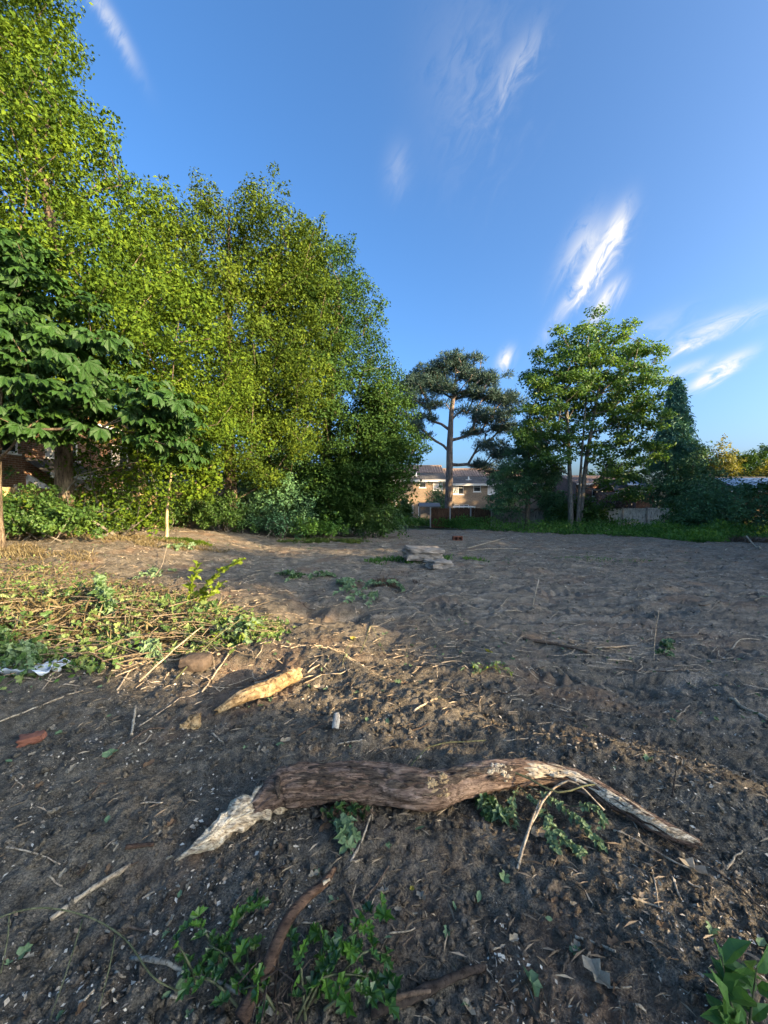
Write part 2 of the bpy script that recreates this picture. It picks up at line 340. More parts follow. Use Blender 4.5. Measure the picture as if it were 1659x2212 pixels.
def soil_material():
    m, nt, p, out = new_mat('soil'); geo = node(nt, 'ShaderNodeNewGeometry'); P = geo.outputs['Position']
    n1 = noise(nt, P, 0.8, 6, 0.6, 0.4); n2 = noise(nt, P, 9, 7, 0.65); n3 = noise(nt, P, 55, 5, 0.7); n4 = noise(nt, scaled(nt, P, (0.9, 4.5, 1)), 1.5, 8, 0.72, 0.3)
    c = ramp(nt, n2, [(0.30, (0.060, 0.0515, 0.039)), (0.5, (0.136, 0.1165, 0.087)), (0.72, (0.225, 0.193, 0.145))])
    # dry, trodden soil of the open field is paler than the fresh spoil
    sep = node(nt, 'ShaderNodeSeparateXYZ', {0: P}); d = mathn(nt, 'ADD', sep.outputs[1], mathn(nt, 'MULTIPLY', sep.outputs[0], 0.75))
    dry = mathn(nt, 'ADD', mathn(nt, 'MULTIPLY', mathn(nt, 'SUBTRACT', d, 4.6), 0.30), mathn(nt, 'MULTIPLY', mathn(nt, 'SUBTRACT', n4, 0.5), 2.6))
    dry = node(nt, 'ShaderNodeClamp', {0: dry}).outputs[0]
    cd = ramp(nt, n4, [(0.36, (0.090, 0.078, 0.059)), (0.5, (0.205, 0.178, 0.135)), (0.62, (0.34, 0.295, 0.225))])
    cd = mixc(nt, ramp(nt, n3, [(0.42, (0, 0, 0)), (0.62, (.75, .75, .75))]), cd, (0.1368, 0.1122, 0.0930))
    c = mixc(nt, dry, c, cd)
    c = mixc(nt, 0.8, c, ramp(nt, noise(nt, P, 130, 3, 0.7), [(0.36, (.35, .35, .35)), (0.5, (.95, .95, .95)), (0.64, (1.7, 1.65, 1.6))]), 'MULTIPLY')
    red = ramp(nt, n1, [(0.52, (0, 0, 0)), (0.66, (1, 1, 1))]); c = mixc(nt, mathn(nt, 'MULTIPLY', red, 0.42), c, (0.2326, 0.1368, 0.0821))
    speck = ramp(nt, noise(nt, P, 140, 2, 0.5), [(0.70, (0, 0, 0)), (0.76, (1, 1, 1))]); c = mixc(nt, mathn(nt, 'MULTIPLY', speck, 0.35), c, (0.2530, 0.2070, 0.1610))
    nt.links.new(c, p.inputs['Base Color']); p.inputs['Roughness'].default_value = 0.95; p.inputs['Specular IOR Level'].default_value = 0.15
    h = mathn(nt, 'ADD', mathn(nt, 'ADD', mathn(nt, 'MULTIPLY', n2, 0.6), mathn(nt, 'MULTIPLY', n3, 0.4)), mathn(nt, 'MULTIPLY', n4, 0.8)); nt.links.new(bump(nt, h, 1.0, 0.05), p.inputs['Normal'])
    return m
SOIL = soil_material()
def build_ground():
    nr, nc = NR, NC; X, Y, Z = GXX, GYY, GZZ
    V = np.stack([X, Y, Z], -1).reshape(-1, 3); i = np.arange(nr - 1)[:, None] * nc + np.arange(nc - 1)[None]
    F = np.stack([i, i + 1, i + nc + 1, i + nc], -1).reshape(-1, 4)
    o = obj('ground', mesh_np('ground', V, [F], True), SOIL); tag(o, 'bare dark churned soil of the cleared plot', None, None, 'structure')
    # coarse sheet out to the horizon
    g = np.concatenate([-np.geomspace(900, 45, 14), np.linspace(-40, 40, 61), np.geomspace(45, 900, 14)])
    X, Y = np.meshgrid(g, g + 10); Z = H0(X, Y) - 0.13 - 0.5 * sm(1.45, 1.25, np.abs(X) / np.maximum(Y + .25, .1)) * sm(0, 1.5, Y) * sm(33, 29, Y); n = len(g); V = np.stack([X, Y, Z], -1).reshape(-1, 3)
    i = np.arange(n - 1)[:, None] * n + np.arange(n - 1)[None]; F = np.stack([i, i + 1, i + n + 1, i + n], -1).reshape(-1, 4)
    m, nt, p, out = new_mat('rough_grass_ground'); tcn = node(nt, 'ShaderNodeTexCoord'); n1 = noise(nt, tcn.outputs['Object'], 0.6, 7, 0.65)
    nt.links.new(ramp(nt, n1, [(0.3, (0.03, 0.027, 0.018)), (0.5, (0.04, 0.05, 0.018)), (0.7, (0.06, 0.08, 0.025))]), p.inputs['Base Color']); p.inputs['Roughness'].default_value = 0.95
    o = obj('terrain', mesh_np('terrain', V, [F], True), m); tag(o, 'land around the plot out to the horizon', None, None, 'structure')
build_ground()
# ------------------------------------------------------------------ tree kit
BARK_OAK = wood_mat('oak_bark', [(0.045, 0.035, 0.026), (0.12, 0.092, 0.065), (0.24, 0.19, 0.13)], (9, 9, 1.6), 0.9, 0.8, 0.04)
BARK_GREY = wood_mat('grey_bark', [(0.06, 0.055, 0.045), (0.15, 0.135, 0.11), (0.26, 0.24, 0.2)], (7, 7, 1.4), 0.9, 0.6, 0.03)
BARK_PINE = wood_mat('pine_bark', [(0.095, 0.074, 0.063), (0.19, 0.15, 0.125), (0.28, 0.22, 0.18)], (6, 6, 1.5), 0.9, 0.8, 0.05)
L_OAK = leaf_mat('oak_leaves', [(0.0253, 0.0499, 0.0075), (0.0609, 0.0999, 0.0105), (0.1206, 0.1585, 0.0136)], 0.24, 0.75, 0.45, 0.5, None, 0.1)
L_OAKB = leaf_mat('broad_oak_leaves', [(0.0163, 0.0417, 0.0111), (0.0375, 0.0814, 0.0166), (0.0692, 0.1250, 0.0203)], 0.24, 0.75, 0.4, 0.5, None, 0.1)
L_LIME = leaf_mat('bright_leaves', [(0.0258, 0.0571, 0.0079), (0.0646, 0.1140, 0.0104), (0.1291, 0.1833, 0.0127)], 0.24, 0.75, 0.5, 0.5, None, 0.1)
L_CHEST = leaf_mat('chestnut_leaves', [(0.0166, 0.0489, 0.0114), (0.0308, 0.0808, 0.0146), (0.0532, 0.1169, 0.0178)], 0.32, 0.6, 0.7, 0.35)
L_SYC = leaf_mat('sycamore_leaves', [(0.0364, 0.0948, 0.0344), (0.0795, 0.1636, 0.0413), (0.1574, 0.2535, 0.0447)], 0.45, 0.5, 0.4, 0.5)
L_DARK = leaf_mat('dark_evergreen', [(0.0351, 0.0877, 0.0439), (0.0703, 0.1580, 0.0659), (0.1229, 0.2457, 0.0877)], 0.12, 0.55, 0.8, 0.5)
L_PINE = leaf_mat('pine_needles', [(0.0252, 0.0540, 0.0468), (0.0468, 0.0900, 0.0720), (0.0810, 0.1350, 0.0936)], 0.10, 0.55, 0.6, 0.4)
L_CONE = leaf_mat('conifer_sprays', [(0.0496, 0.1332, 0.1075), (0.0907, 0.2130, 0.1567), (0.1488, 0.3104, 0.2058)], 0.12, 0.55, 0.8, 0.4)
L_BUSH = leaf_mat('bush_leaves', [(0.0235, 0.0605, 0.0168), (0.0538, 0.1142, 0.0235), (0.1042, 0.1764, 0.0302)], 0.28, 0.5, 1.2, 0.5)
L_WEED = leaf_mat('weed_leaves', [(0.0396, 0.1008, 0.0252), (0.0828, 0.1944, 0.0324), (0.1584, 0.2970, 0.0432)], 0.32, 0.55, 0.35, 0.55)
L_GOLD = leaf_mat('golden_birch_leaves', [(0.07, 0.085, 0.016), (0.14, 0.14, 0.022), (0.22, 0.20, 0.03)], 0.4, 0.5, 0.5, 0.5)
L_BLUE = leaf_mat('grey_green_leaves', [(0.0324, 0.0756, 0.0351), (0.0675, 0.1296, 0.0486), (0.1148, 0.1823, 0.0567)], 0.3, 0.55, 0.5, 0.5)

def clump_points(rng, ells, n, mind, shell=0.5):
    """points in a union of ellipsoids (cx,cy,cz,rx,ry,rz), thinned to a least distance"""
    E = np.array(ells, float); w = (E[:, 3] * E[:, 4] * E[:, 5]) ** 0.8; out = []; tries = 0
    while len(out) < n and tries < n * 40:
        tries += 1; e = E[rng.choice(len(E), p=w / w.sum())]; v = rng.normal(size=3); v /= np.linalg.norm(v); r = rng.random() ** shell
        p = e[:3] + v * r * e[3:] * (1 + 0.10 * rng.normal())
        if p[2] < 0.4: continue
        if out and (np.min(np.sum((np.array(out) - p) ** 2, 1)) < mind ** 2): continue
        out.append(p)
    return np.array(out)
def branches(rng, trunk, C, r_tip=0.012, r_pow=0.42, step=1.1, sag=0.25, min_from=2):
    """grow limbs from a trunk polyline to every clump centre; returns node positions, parents, radii"""
    N = [np.array(p, float) for p in trunk]; par = [-1] + list(range(len(trunk) - 1)); plen = [0.0]
    for i in range(1, len(N)): plen.append(plen[-1] + np.linalg.norm(N[i] - N[i - 1]))
    ends = []; order = np.argsort(np.min(np.linalg.norm(C[:, None] - np.array(trunk)[None], axis=2), 1))
    for ci in order:
        c = C[ci]; A = np.array(N); dv = c - A; d = np.linalg.norm(dv, axis=1)
        cost = d + 0.25 * np.array(plen) + 1.3 * np.maximum(0, A[:, 2] - c[2] + 0.25 * d); cost[:min_from] += 50
        k = int(np.argmin(cost)); m = max(1, int(d[k] / step)); prev = k; a = A[k]
        for j in range(1, m + 1):
            f = j / m; p = a + (c - a) * f; p = p + np.array([0, 0, sag * d[k] * 0.25 * math.sin(math.pi * f)])
            if j < m: p = p + rng.normal(size=3) * 0.10 * step
            N.append(p); par.append(prev); plen.append(plen[prev] + np.linalg.norm(p - N[prev])); prev = len(N) - 1
        ends.append(prev)
    cnt = np.zeros(len(N)); cnt[ends] = 1
    for i in range(len(N) - 1, 0, -1): cnt[par[i]] += cnt[i]
    return np.array(N), np.array(par), r_tip * np.maximum(cnt, 0.6) ** r_pow
def limb_mesh(name, N, par, rad, k0, kmin=4, skip=0):
    V = []; F = []; n = 0
    for i in range(1, len(N)):
        if i < skip: continue
        p = par[i]; a, b = N[p], N[i]; t = b - a; L = np.linalg.norm(t)
        if L < 1e-4: continue
        t = t / L; u = np.cross(t, (0.3, 0.9, 0.2)); u /= np.linalg.norm(u) + 1e-9; w = np.cross(t, u)
        k = kmin if rad[i] < 0.05 else k0; an = np.arange(k) / k * 2 * math.pi; ring = np.cos(an)[:, None] * u + np.sin(an)[:, None] * w
        ra = min(rad[p], rad[i] * 1.25); V.append(a - t * ra * 0.2 + ring * ra); V.append(b + t * rad[i] * 0.3 + ring * rad[i])
        j = np.arange(k); F.append(np.stack([n + j, n + (j + 1) % k, n + k + (j + 1) % k, n + k + j], -1)); n += 2 * k
    return mesh_np(name, np.concatenate(V), [np.concatenate(F)], True)
def trunk_mesh(name, P, rad, k=14, flare=0.35, seed=0, n=40):
    P2 = smooth_path(P, n); r2 = np.interp(np.linspace(0, 1, n), np.linspace(0, 1, len(rad)), rad)
    h = np.linspace(0, 1, n) * np.linalg.norm(np.array(P[-1]) - np.array(P[0])); r2 = r2 * (1 + flare * np.exp(-h / 0.5))
    V, F = tube_arrays(P2, r2, k); V = V.reshape(n, k, 3); c = P2[:, None]; a = np.arange(k)
    dd = 1 + 0.10 * vn3(V[..., 0] * 3, V[..., 1] * 3, V[..., 2] * 0.8, seed) + 0.05 * vn3(V[..., 0] * 9, V[..., 1] * 9, V[..., 2] * 2, seed + 1)
    return mesh_np(name, (c + (V - c) * dd[..., None]).reshape(-1, 3), [F], True)
def crown_leaves(rng, C, rc, n_leaf, size, centre, flat=0.75, kind='diamond', asp=0.62, up=0.45, out=0.6, droop=0.0, edge=0.42):
    """leaves massed round the clump centres"""
    m = len(C); rc = np.broadcast_to(np.asarray(rc, float), (m,)); idx = rng.choice(m, n_leaf, p=rc ** 2 / (rc ** 2).sum())
    v = unit(rng.normal(size=(n_leaf, 3))); r = rng.random(n_leaf) ** edge; off = v * (r * rc[idx])[:, None]; off[:, 2] *= flat
    lump = 1 + 0.35 * vn3(C[idx, 0] * 3 + v[:, 0] * 1.8, C[idx, 1] * 3 + v[:, 1] * 1.8, C[idx, 2] * 3 + v[:, 2] * 1.8, 7)
    P = C[idx] + off * lump[:, None]; o = unit(P - np.asarray(centre, float)); 
    Nn = unit(v * 0.85 + o * out * .5 + np.array([0, 0, up * .8]) + rng.normal(size=(n_leaf, 3)) * 0.62)
    A = unit(rng.normal(size=(n_leaf, 3)) + 0.5 * v + np.array([0, 0, -droop])); A = unit(A - Nn * np.sum(A * Nn, 1)[:, None])
    L = size * (0.5 + 0.9 * rng.random(n_leaf) ** 1.4); return scatter(kind, P, A, Nn, L, L * asp)
def tree(name, label, cat, base, trunk, trad, ells, n_cl, rc, n_leaf, size, leaf, bark, seed, mind=0.7, shell=0.5, flat=0.75, kind='diamond', asp=0.62,
         step=1.1, group=None, r_tip=0.012, up=0.45, out=0.6, droop=0.0, min_from=2, leader=True, edge=0.42, rpow=0.42, k0=8):
    """everything in world coordinates relative to base"""
    rng = np.random.default_rng(seed); root = thing(name, label, cat, base, group)
    trunk = np.array(trunk, float); T2 = smooth_path(trunk, max(8, int(len(trunk) * 3)))
    C = clump_points(rng, ells, n_cl, mind, shell); N, par, rad = branches(rng, T2, C, r_tip=r_tip, step=step, min_from=min_from, r_pow=rpow)
    obj('trunk', trunk_mesh('trunk', trunk, trad, seed=seed), bark, root)
    tr = np.interp(np.linspace(0, 1, len(T2)), np.linspace(0, 1, len(trad)), trad); rad[:len(T2)] = tr
    obj('limbs', limb_mesh('limbs', N, par, np.minimum(rad, np.max(trad)), k0, 4, len(T2)), bark, root)
    E = np.array(ells); ctr = np.average(E[:, :3], axis=0, weights=E[:, 3] * E[:, 4] * E[:, 5]); rr = rc * (0.7 + 0.6 * rng.random(len(C)))
    o = unit(C - ctr + np.array([0, 0, .8])); k = 2; S = np.repeat(C, k, 0) + (np.repeat(o, k, 0) * .55 + rng.normal(size=(len(C) * k, 3)) * .5) * (np.repeat(rr, k) * .9)[:, None]; sr = np.repeat(rr, k) * (.26 + .2 * rng.random(len(S)))
    V, F = crown_leaves(rng, np.vstack([C, S]), np.concatenate([rr * .92, sr]), n_leaf, size, ctr, flat, kind, asp, up, out, droop, edge); zb = -base[2] + float(H0(base[0], base[1])) + .05; V[:, 2] = np.maximum(V[:, 2], zb)
    obj('crown', mesh_np('crown', V, [F]), leaf, root)
    return root

def gz(x, y): return (x, y, float(H0(x, y)) - 0.02)
# ---- oak with the lit trunk (photo: trunk near x=490, top at y=370)
OA = gz(-8.4, 21.0)
tree('oak_tree', 'tall sunlit oak with dense yellow-green crown left of the darker oak', 'tree', OA,
     [(0, 0, -.2), (.1, 0, 3), (-.1, .1, 7), (.1, 0, 12), (.2, 0, 17)], [.36, .30, .26, .18, .06],
     [(0.3, .2, 11.6, 3.7, 3.8, 5.0), (-2.2, .5, 9.5, 3.0, 3.2, 4.6), (2.4, -.6, 8.4, 3.2, 3.2, 4.6), (-1.5, .4, 15.2, 2.2, 2.4, 2.5), (1.5, .2, 14.9, 2.5, 2.6, 2.6), (3.2, 0, 13.6, 2.2, 2.6, 3.0), (1.6, -1.6, 4.8, 3.2, 2.2, 2.4), (-2.2, -1.0, 5.2, 2.6, 2.2, 2.0), (-3.3, .3, 13.4, 1.9, 2.4, 3.2)],
     290, 0.92, 138000, 0.146, L_OAK, BARK_OAK, 3, mind=1.0, shell=0.36, edge=.28)
# ---- oak right of it
OB = gz(-3.6, 24.5)
tree('oak_tree', 'broad oak whose rounded crown slopes down towards the pine', 'tree', OB,
     [(0, 0, -.2), (.2, 0, 3), (.0, .1, 7), (.6, 0, 12), (.8, 0, 16)], [.38, .32, .28, .18, .05],
     [(-.4, 0, 12.6, 3.2, 3.4, 5.6), (-1.8, .3, 15.8, 2.2, 2.6, 2.8), (1.0, -.4, 13.0, 2.1, 2.6, 3.6), (1.5, -.5, 8.8, 2.6, 2.8, 3.8), (.2, -1.0, 6.6, 4.1, 3.0, 3.8), (-2.6, -.8, 8.0, 3.0, 3.0, 4.0), (3.6, -.4, 6.4, 2.0, 2.4, 2.8), (3.1, -.4, 9.0, 1.9, 2.2, 2.6), (0.4, -1.8, 3.2, 4.0, 2.0, 2.2)],
     280, 0.92, 120000, 0.150, L_OAKB, BARK_OAK, 8, mind=1.0, shell=0.36, edge=.28)
# ---- small broadleaf tree at the end of the row
OC = gz(-0.1, 22.5)
tree('field_maple', 'smaller leafy tree ending the tree row beside the pine', 'tree', OC,
     [(0, 0, -.2), (.1, 0, 2), (-.1, 0, 4.5), (0.1, 0, 7)], [.16, .14, .10, .03],
     [(-.3, 0, 6.2, 1.3, 1.6, 2.4), (.4, -.2, 4.6, 1.6, 1.7, 1.6), (-1.0, -.3, 3.0, 1.9, 1.7, 2.0), (-.4, 0, 8.0, .7, 1, 1.0)], 120, 0.62, 30000, 0.165, L_OAKB, BARK_GREY, 12, mind=0.5)
# ---- tall tree at the left edge
OD = gz(-10.9, 13.2)
tree('hornbeam_tree', 'tallest tree, bright yellow-green crown rising past the house', 'tree', OD,
     [(0, 0, -.2), (.0, 0, 3), (.1, .2, 7), (-.4, .2, 11), (-1.2, .2, 15.5)], [.30, .25, .21, .15, .05],
     [(-2.0, .3, 16.6, 2.0, 2.4, 5.4), (0.3, 0, 10.6, 2.9, 2.8, 4.2), (-1.8, .2, 9.8, 2.8, 3.0, 5.0), (1.2, 0, 8.2, 2.7, 2.7, 3.4), (-.6, 0, 13.2, 1.8, 2.2, 2.6), (2.6, .4, 6.6, 2.3, 2.4, 2.6), (3.6, 1.2, 4.6, 2.0, 1.8, 1.5), (-3.2, .2, 20.5, 2.2, 2.2, 2.6)],
     290, 0.80, 128000, 0.130, L_LIME, BARK_OAK, 21, mind=.88, shell=0.36, edge=.28)

# ---- horse chestnut reaching in from the left, palmate leaves
def chestnut():
    rng = np.random.default_rng(5); b = gz(-10.75, 10.6); root = thing('horse_chestnut', 'horse chestnut at the plot edge with dark hand-shaped leaves in drooping layers', 'tree', b)
    trunk = np.array([(0, 0, -.2), (.05, 0, 2.2), (0.1, .1, 4.5), (.2, 0, 7.5)]); trad = [.2, .17, .14, .05]
    ells = [(.6, -.2, 5.6, 2.4, 1.6, 1.8), (2.6, .2, 5.2, 1.7, 1.3, 1.3), (3.6, .4, 3.9, 1.7, 1.2, .8), (1.6, -.4, 3.7, 1.7, 1.3, .8), (.4, -.4, 7.3, 1.8, 1.4, 1.2), (4.6, .6, 3.2, 1.5, 1.0, .55), (-1.2, .0, 5, 1.6, 1.4, 2.2)]
    C = clump_points(rng, ells, 150, .42, .5); T2 = smooth_path(trunk, 12); N, par, rad = branches(rng, T2, C, step=.8, r_tip=.009)
    rad[:12] = np.interp(np.linspace(0, 1, 12), np.linspace(0, 1, 4), trad)
    obj('trunk', trunk_mesh('trunk', trunk, trad, seed=4), BARK_OAK, root); obj('limbs', limb_mesh('limbs', N, par, rad, 8, 4, 12), BARK_OAK, root)
    n = 2300; idx = rng.integers(0, len(C), n); v = unit(rng.normal(size=(n, 3))); off = v * (rng.random(n) ** .5 * .62)[:, None]; off[:, 2] *= .42
    P = C[idx] + off; out = unit(P * np.array([1, 1, 0]) - np.array([0.3, 1.2, 0])) ; dirn = unit(out * .8 + v * np.array([1, 1, .2]) + rng.normal(size=(n, 3)) * .6)
    Ns = unit(np.array([0, 0, 1.0]) + .45 * dirn + .45 * rng.normal(size=(n, 3))); A0 = unit(dirn - Ns * np.sum(dirn * Ns, 1)[:, None]); B0 = np.cross(Ns, A0)
    S = .22 + .13 * rng.random(n); Vs, Fs, nv = [], [], 0
    for ang, ls in ((-100, .62), (-58, .85), (-20, 1.0), (20, 1.0), (58, .85), (100, .62)):
        a = R(ang); A = A0 * math.cos(a) + B0 * math.sin(a); A = unit(A - np.array([0, 0, .38]) + rng.normal(size=(n, 3)) * .06)
        V, F = scatter('leaflet', P, A, Ns, S * ls * 1.15, S * ls * .72); Vs.append(V); Fs.append(F + nv); nv += len(V)
    Wp = P + np.array(b); scr = np.abs(Wp[:, 0]) / Wp[:, 1] < .99; dist = np.where(scr, np.linalg.norm(Wp - np.array([0, 0, CAMZ]), axis=1), 99); near = set(np.argsort(dist)[:300].tolist())
    per = len(Vs[0]) // n; VV = np.stack([v.reshape(n, per, 3) for v in Vs], 1); FF = Fs[0].reshape(n, -1, 3)[0]; far = np.array([i for i in range(n) if i not in near]); fv = VV[far].reshape(-1, 3); ff = (np.arange(len(far) * 6) * per)[:, None, None] + FF[None]
    tag(obj('crown', mesh_np('crown', fv, [ff.reshape(-1, 3)]), L_CHEST, root), None, None, None, 'stuff')
    for i in sorted(near):      # the leaves one can pick out are parts of their own
        v = VV[i]; allv = np.vstack([P[i][None], v[:, 1:].reshape(-1, 3)]) - P[i]; f6 = []
        for q in range(6): m = np.array([0] + list(range(1 + q * (per - 1), 1 + (q + 1) * (per - 1)))); f6.append(m[FF])
        obj('leaf', mesh_np('leaf', allv, [np.concatenate(f6)]), L_CHEST, root, P[i])
chestnut()

# ---- sapling with a pale stem
SP = G(360, 1160)
tree('maple_sapling', 'thin pale-stemmed maple sapling in front of the boundary fence', 'sapling', (SP[0], SP[1], SP[2] - .02),
     [(0, 0, -.1), (.05, 0, 1.2), (.22, 0, 2.4), (.3, .1, 3.6), (.42, .1, 5.2)], [.055, .045, .036, .026, .010],
     [(.2, 0, 4.6, 1.0, 1.0, 1.2), (1.3, -.1, 2.7, .9, .7, .6), (-.5, 0, 3.4, .8, .8, .7), (.5, 0, 5.6, .6, .6, .7), (1.6, -.2, 1.9, .7, .5, .45)], 60, .38, 5200, .15, L_LIME, wood_mat('sapling_bark', [(.2, .15, .09), (.36, .28, .18), (.5, .4, .28)], (12, 12, 3), .85, .4, .01), 33, mind=.3, step=.5, r_tip=.006, min_from=5, kind='oval', asp=.9)

# ---- Scots pine behind the brown fence
def pine():
    rng = np.random.default_rng(9); D = 37.0; X = (448.5 - 384) / FPX * D; b = (X, D, float(H0(X, D)) - .05); root = thing('scots_pine', 'tall pine with bare pinkish trunk and flat blue-green needle plates', 'tree', b)
    trunk = np.array([(0, 0, -.1), (.05, 0, 4), (.1, 0, 8), (.25, 0, 11), (.5, 0, 13), (.6, 0, 14.6)]); trad = [.40, .33, .28, .22, .13, .04]
    plates = [(-2.9, .2, 13.6, 1.9, 1.8, 1.0), (-1.4, .5, 14.6, 1.6, 1.5, .9), (.8, .2, 15.4, 2.0, 1.8, 1.1), (2.4, -.3, 14.0, 1.9, 1.7, .9), (-3.3, -.3, 12.0, 1.5, 1.6, .6), (4.2, .2, 12.4, 2.0, 1.5, .7), (5.4, .1, 11.9, 1.2, 1.0, .5), (1.8, .4, 12.7, 1.8, 1.5, .5),
              (-2.6, .4, 10.4, 1.5, 1.4, .45), (3.6, -.2, 10.3, 1.9, 1.5, .6), (4.8, .3, 9.4, 1.2, 1.2, .5), (2.4, .2, 8.9, 1.4, 1.1, .4), (-2.2, -.2, 8.6, 1.1, 1.0, .35), (3.6, 0, 7.6, 1.6, 1.4, .6), (4.8, .4, 6.9, 1.2, 1.2, .5), (3.0, 0, 5.8, 1.2, 1, .4), (4.4, 0, 5.2, 1.2, 1, .4), (-.6, 0, 13.2, 1.4, 1.3, .7)]
    plates = [(a * 1.08, b_, c, d * 1.22, e * 1.15, f * .95) for a, b_, c, d, e, f in plates] + [(-3.6, 0, 13.0, 1.6, 1.4, .6), (2.2, 0, 10.9, 1.6, 1.2, .35), (-1.6, .2, 11.6, 1.5, 1.2, .5), (5.2, 0, 10.8, 1.2, 1, .4), (-3.2, 0, 9.4, 1.2, 1, .35)]
    C = clump_points(rng, plates, 380, .40, .6); T2 = smooth_path(trunk, 18); N, par, rad = branches(rng, T2, C, step=.8, r_tip=.022, r_pow=.45, min_from=5)
    rad[:18] = np.interp(np.linspace(0, 1, 18), np.linspace(0, 1, 6), trad)
    obj('trunk', trunk_mesh('trunk', trunk, trad, seed=2, k=16), BARK_PINE, root); obj('limbs', limb_mesh('limbs', N, par, np.minimum(rad, .22), 7, 4, 18), BARK_PINE, root)
    n = 18000; idx = rng.integers(0, len(C), n); v = unit(rng.normal(size=(n, 3))); off = v * (rng.random(n) ** .5 * .60)[:, None]; off[:, 2] *= .6; P = C[idx] + off; Vs, Fs, nv = [], [], 0
    for q in range(3):
        A = unit(v * .6 + np.array([0, 0, .8]) + rng.normal(size=(n, 3)) * .6); V, F = scatter('diamond', P, A, rng.normal(size=(n, 3)), .22 + .20 * rng.random(n), .045); Vs.append(V); Fs.append(F + nv); nv += len(V)
    obj('crown', mesh_np('crown', np.concatenate(Vs), [np.concatenate(Fs)]), L_PINE, root)
pine()

# ---- sycamore: several stems
SY = gz(14.4, 28.6)
def sycamore():
    rng = np.random.default_rng(31); root = thing('sycamore_tree', 'spreading multi-stemmed sycamore in front of the pale fence', 'tree', SY)
    ells = [(0.46, 0, 12.6, 3.32, 3.2, 3.0), (-1.86, 0, 11.0, 2.40, 2.8, 2.6), (3.15, .2, 11.2, 2.59, 2.8, 2.6), (4.28, 0, 8.8, 2.04, 2.4, 2.4), (0.37, .4, 9.4, 3.88, 3.0, 3.2), (-3.15, -.2, 8.0, 2.04, 2.2, 2.2), (2.97, -.4, 5.8, 2.40, 2.2, 1.8), (4.83, -.3, 6.2, 1.30, 1.6, 1.6), (2.97, -.6, 3.6, 2.04, 1.6, 1.2), (-4.00, 0, 11.2, 1.11, 1.4, .7), (1.49, .2, 15.0, 1.30, 1.4, 1.0), (4.55, 0, 12.9, 1.47, 1.6, 1.0), (-2.4, -.2, 5.4, 1.8, 1.6, 1.2), (.6, -.5, 6.4, 2.4, 1.6, 1.4)]
    C = clump_points(rng, ells, 270, .78, .55); stems = [([(-.5, 0, -.1), (-.62, 0, 3), (-.75, .1, 6.5), (-1.0, .1, 10.5)], [.20, .17, .12, .04]), ([(.1, .1, -.1), (.35, .1, 3), (.75, .1, 6.5), (1.5, 0, 11.5)], [.21, .18, .13, .04]), ([(-.15, -.1, -.1), (0, -.1, 2.6), (.15, -.1, 6), (.4, -.2, 11)], [.13, .11, .08, .03])]
    near = np.argmin([np.linalg.norm(C[:, None, :2] - np.array(s[0])[None, 1:, :2], axis=2).min(1) * (1 + .1 * rng.random(len(C))) for s in stems], axis=0)
    for k, (tp, tr) in enumerate(stems):
        obj('trunk', trunk_mesh('trunk', tp, tr, seed=40 + k, k=10), BARK_GREY, root); T2 = smooth_path(tp, 12); Ck = C[near == k]
        if len(Ck) == 0: continue
        N, par, rad = branches(rng, T2, Ck, step=.9, r_tip=.016, min_from=4, r_pow=.42); rad[:12] = np.interp(np.linspace(0, 1, 12), np.linspace(0, 1, 4), tr)
        obj('limbs', limb_mesh('limbs', N, par, np.minimum(rad, .13), 7, 4, 12), BARK_GREY, root)
    V, F = crown_leaves(rng, C, .72 * (.7 + .6 * rng.random(len(C))), 52000, .19, (0, 0, 8), .42, 'diamond', .75, .8, .35)
    obj('crown', mesh_np('crown', V, [F]), L_SYC, root)
sycamore()

# ---- yew-like dark tree left of the sycamore
YW = gz(11.5, 31.0)
tree('yew_tree', 'dark ragged evergreen tree between pine and sycamore', 'tree', YW, [(0, 0, -.1), (.05, 0, 2.5), (0.1, 0, 5.5), (.2, 0, 8.6)], [.17, .15, .1, .03],
     [(.4, 0, 6.2, 1.7, 1.7, 2.4), (-.9, 0, 4.2, 2.0, 1.6, 1.7), (1.2, 0, 4.0, 1.6, 1.5, 1.6), (-1.6, 0, 2.4, 1.4, 1.4, .9), (.2, 0, 8.2, .8, .9, 1.3), (1.8, 0, 2.6, 1.2, 1.2, .9), (-2.4, 0, 1.9, .8, .8, .5)], 150, .55, 26000, .22, L_DARK, BARK_OAK, 17, mind=.45, asp=.4, droop=.6, flat=.6)

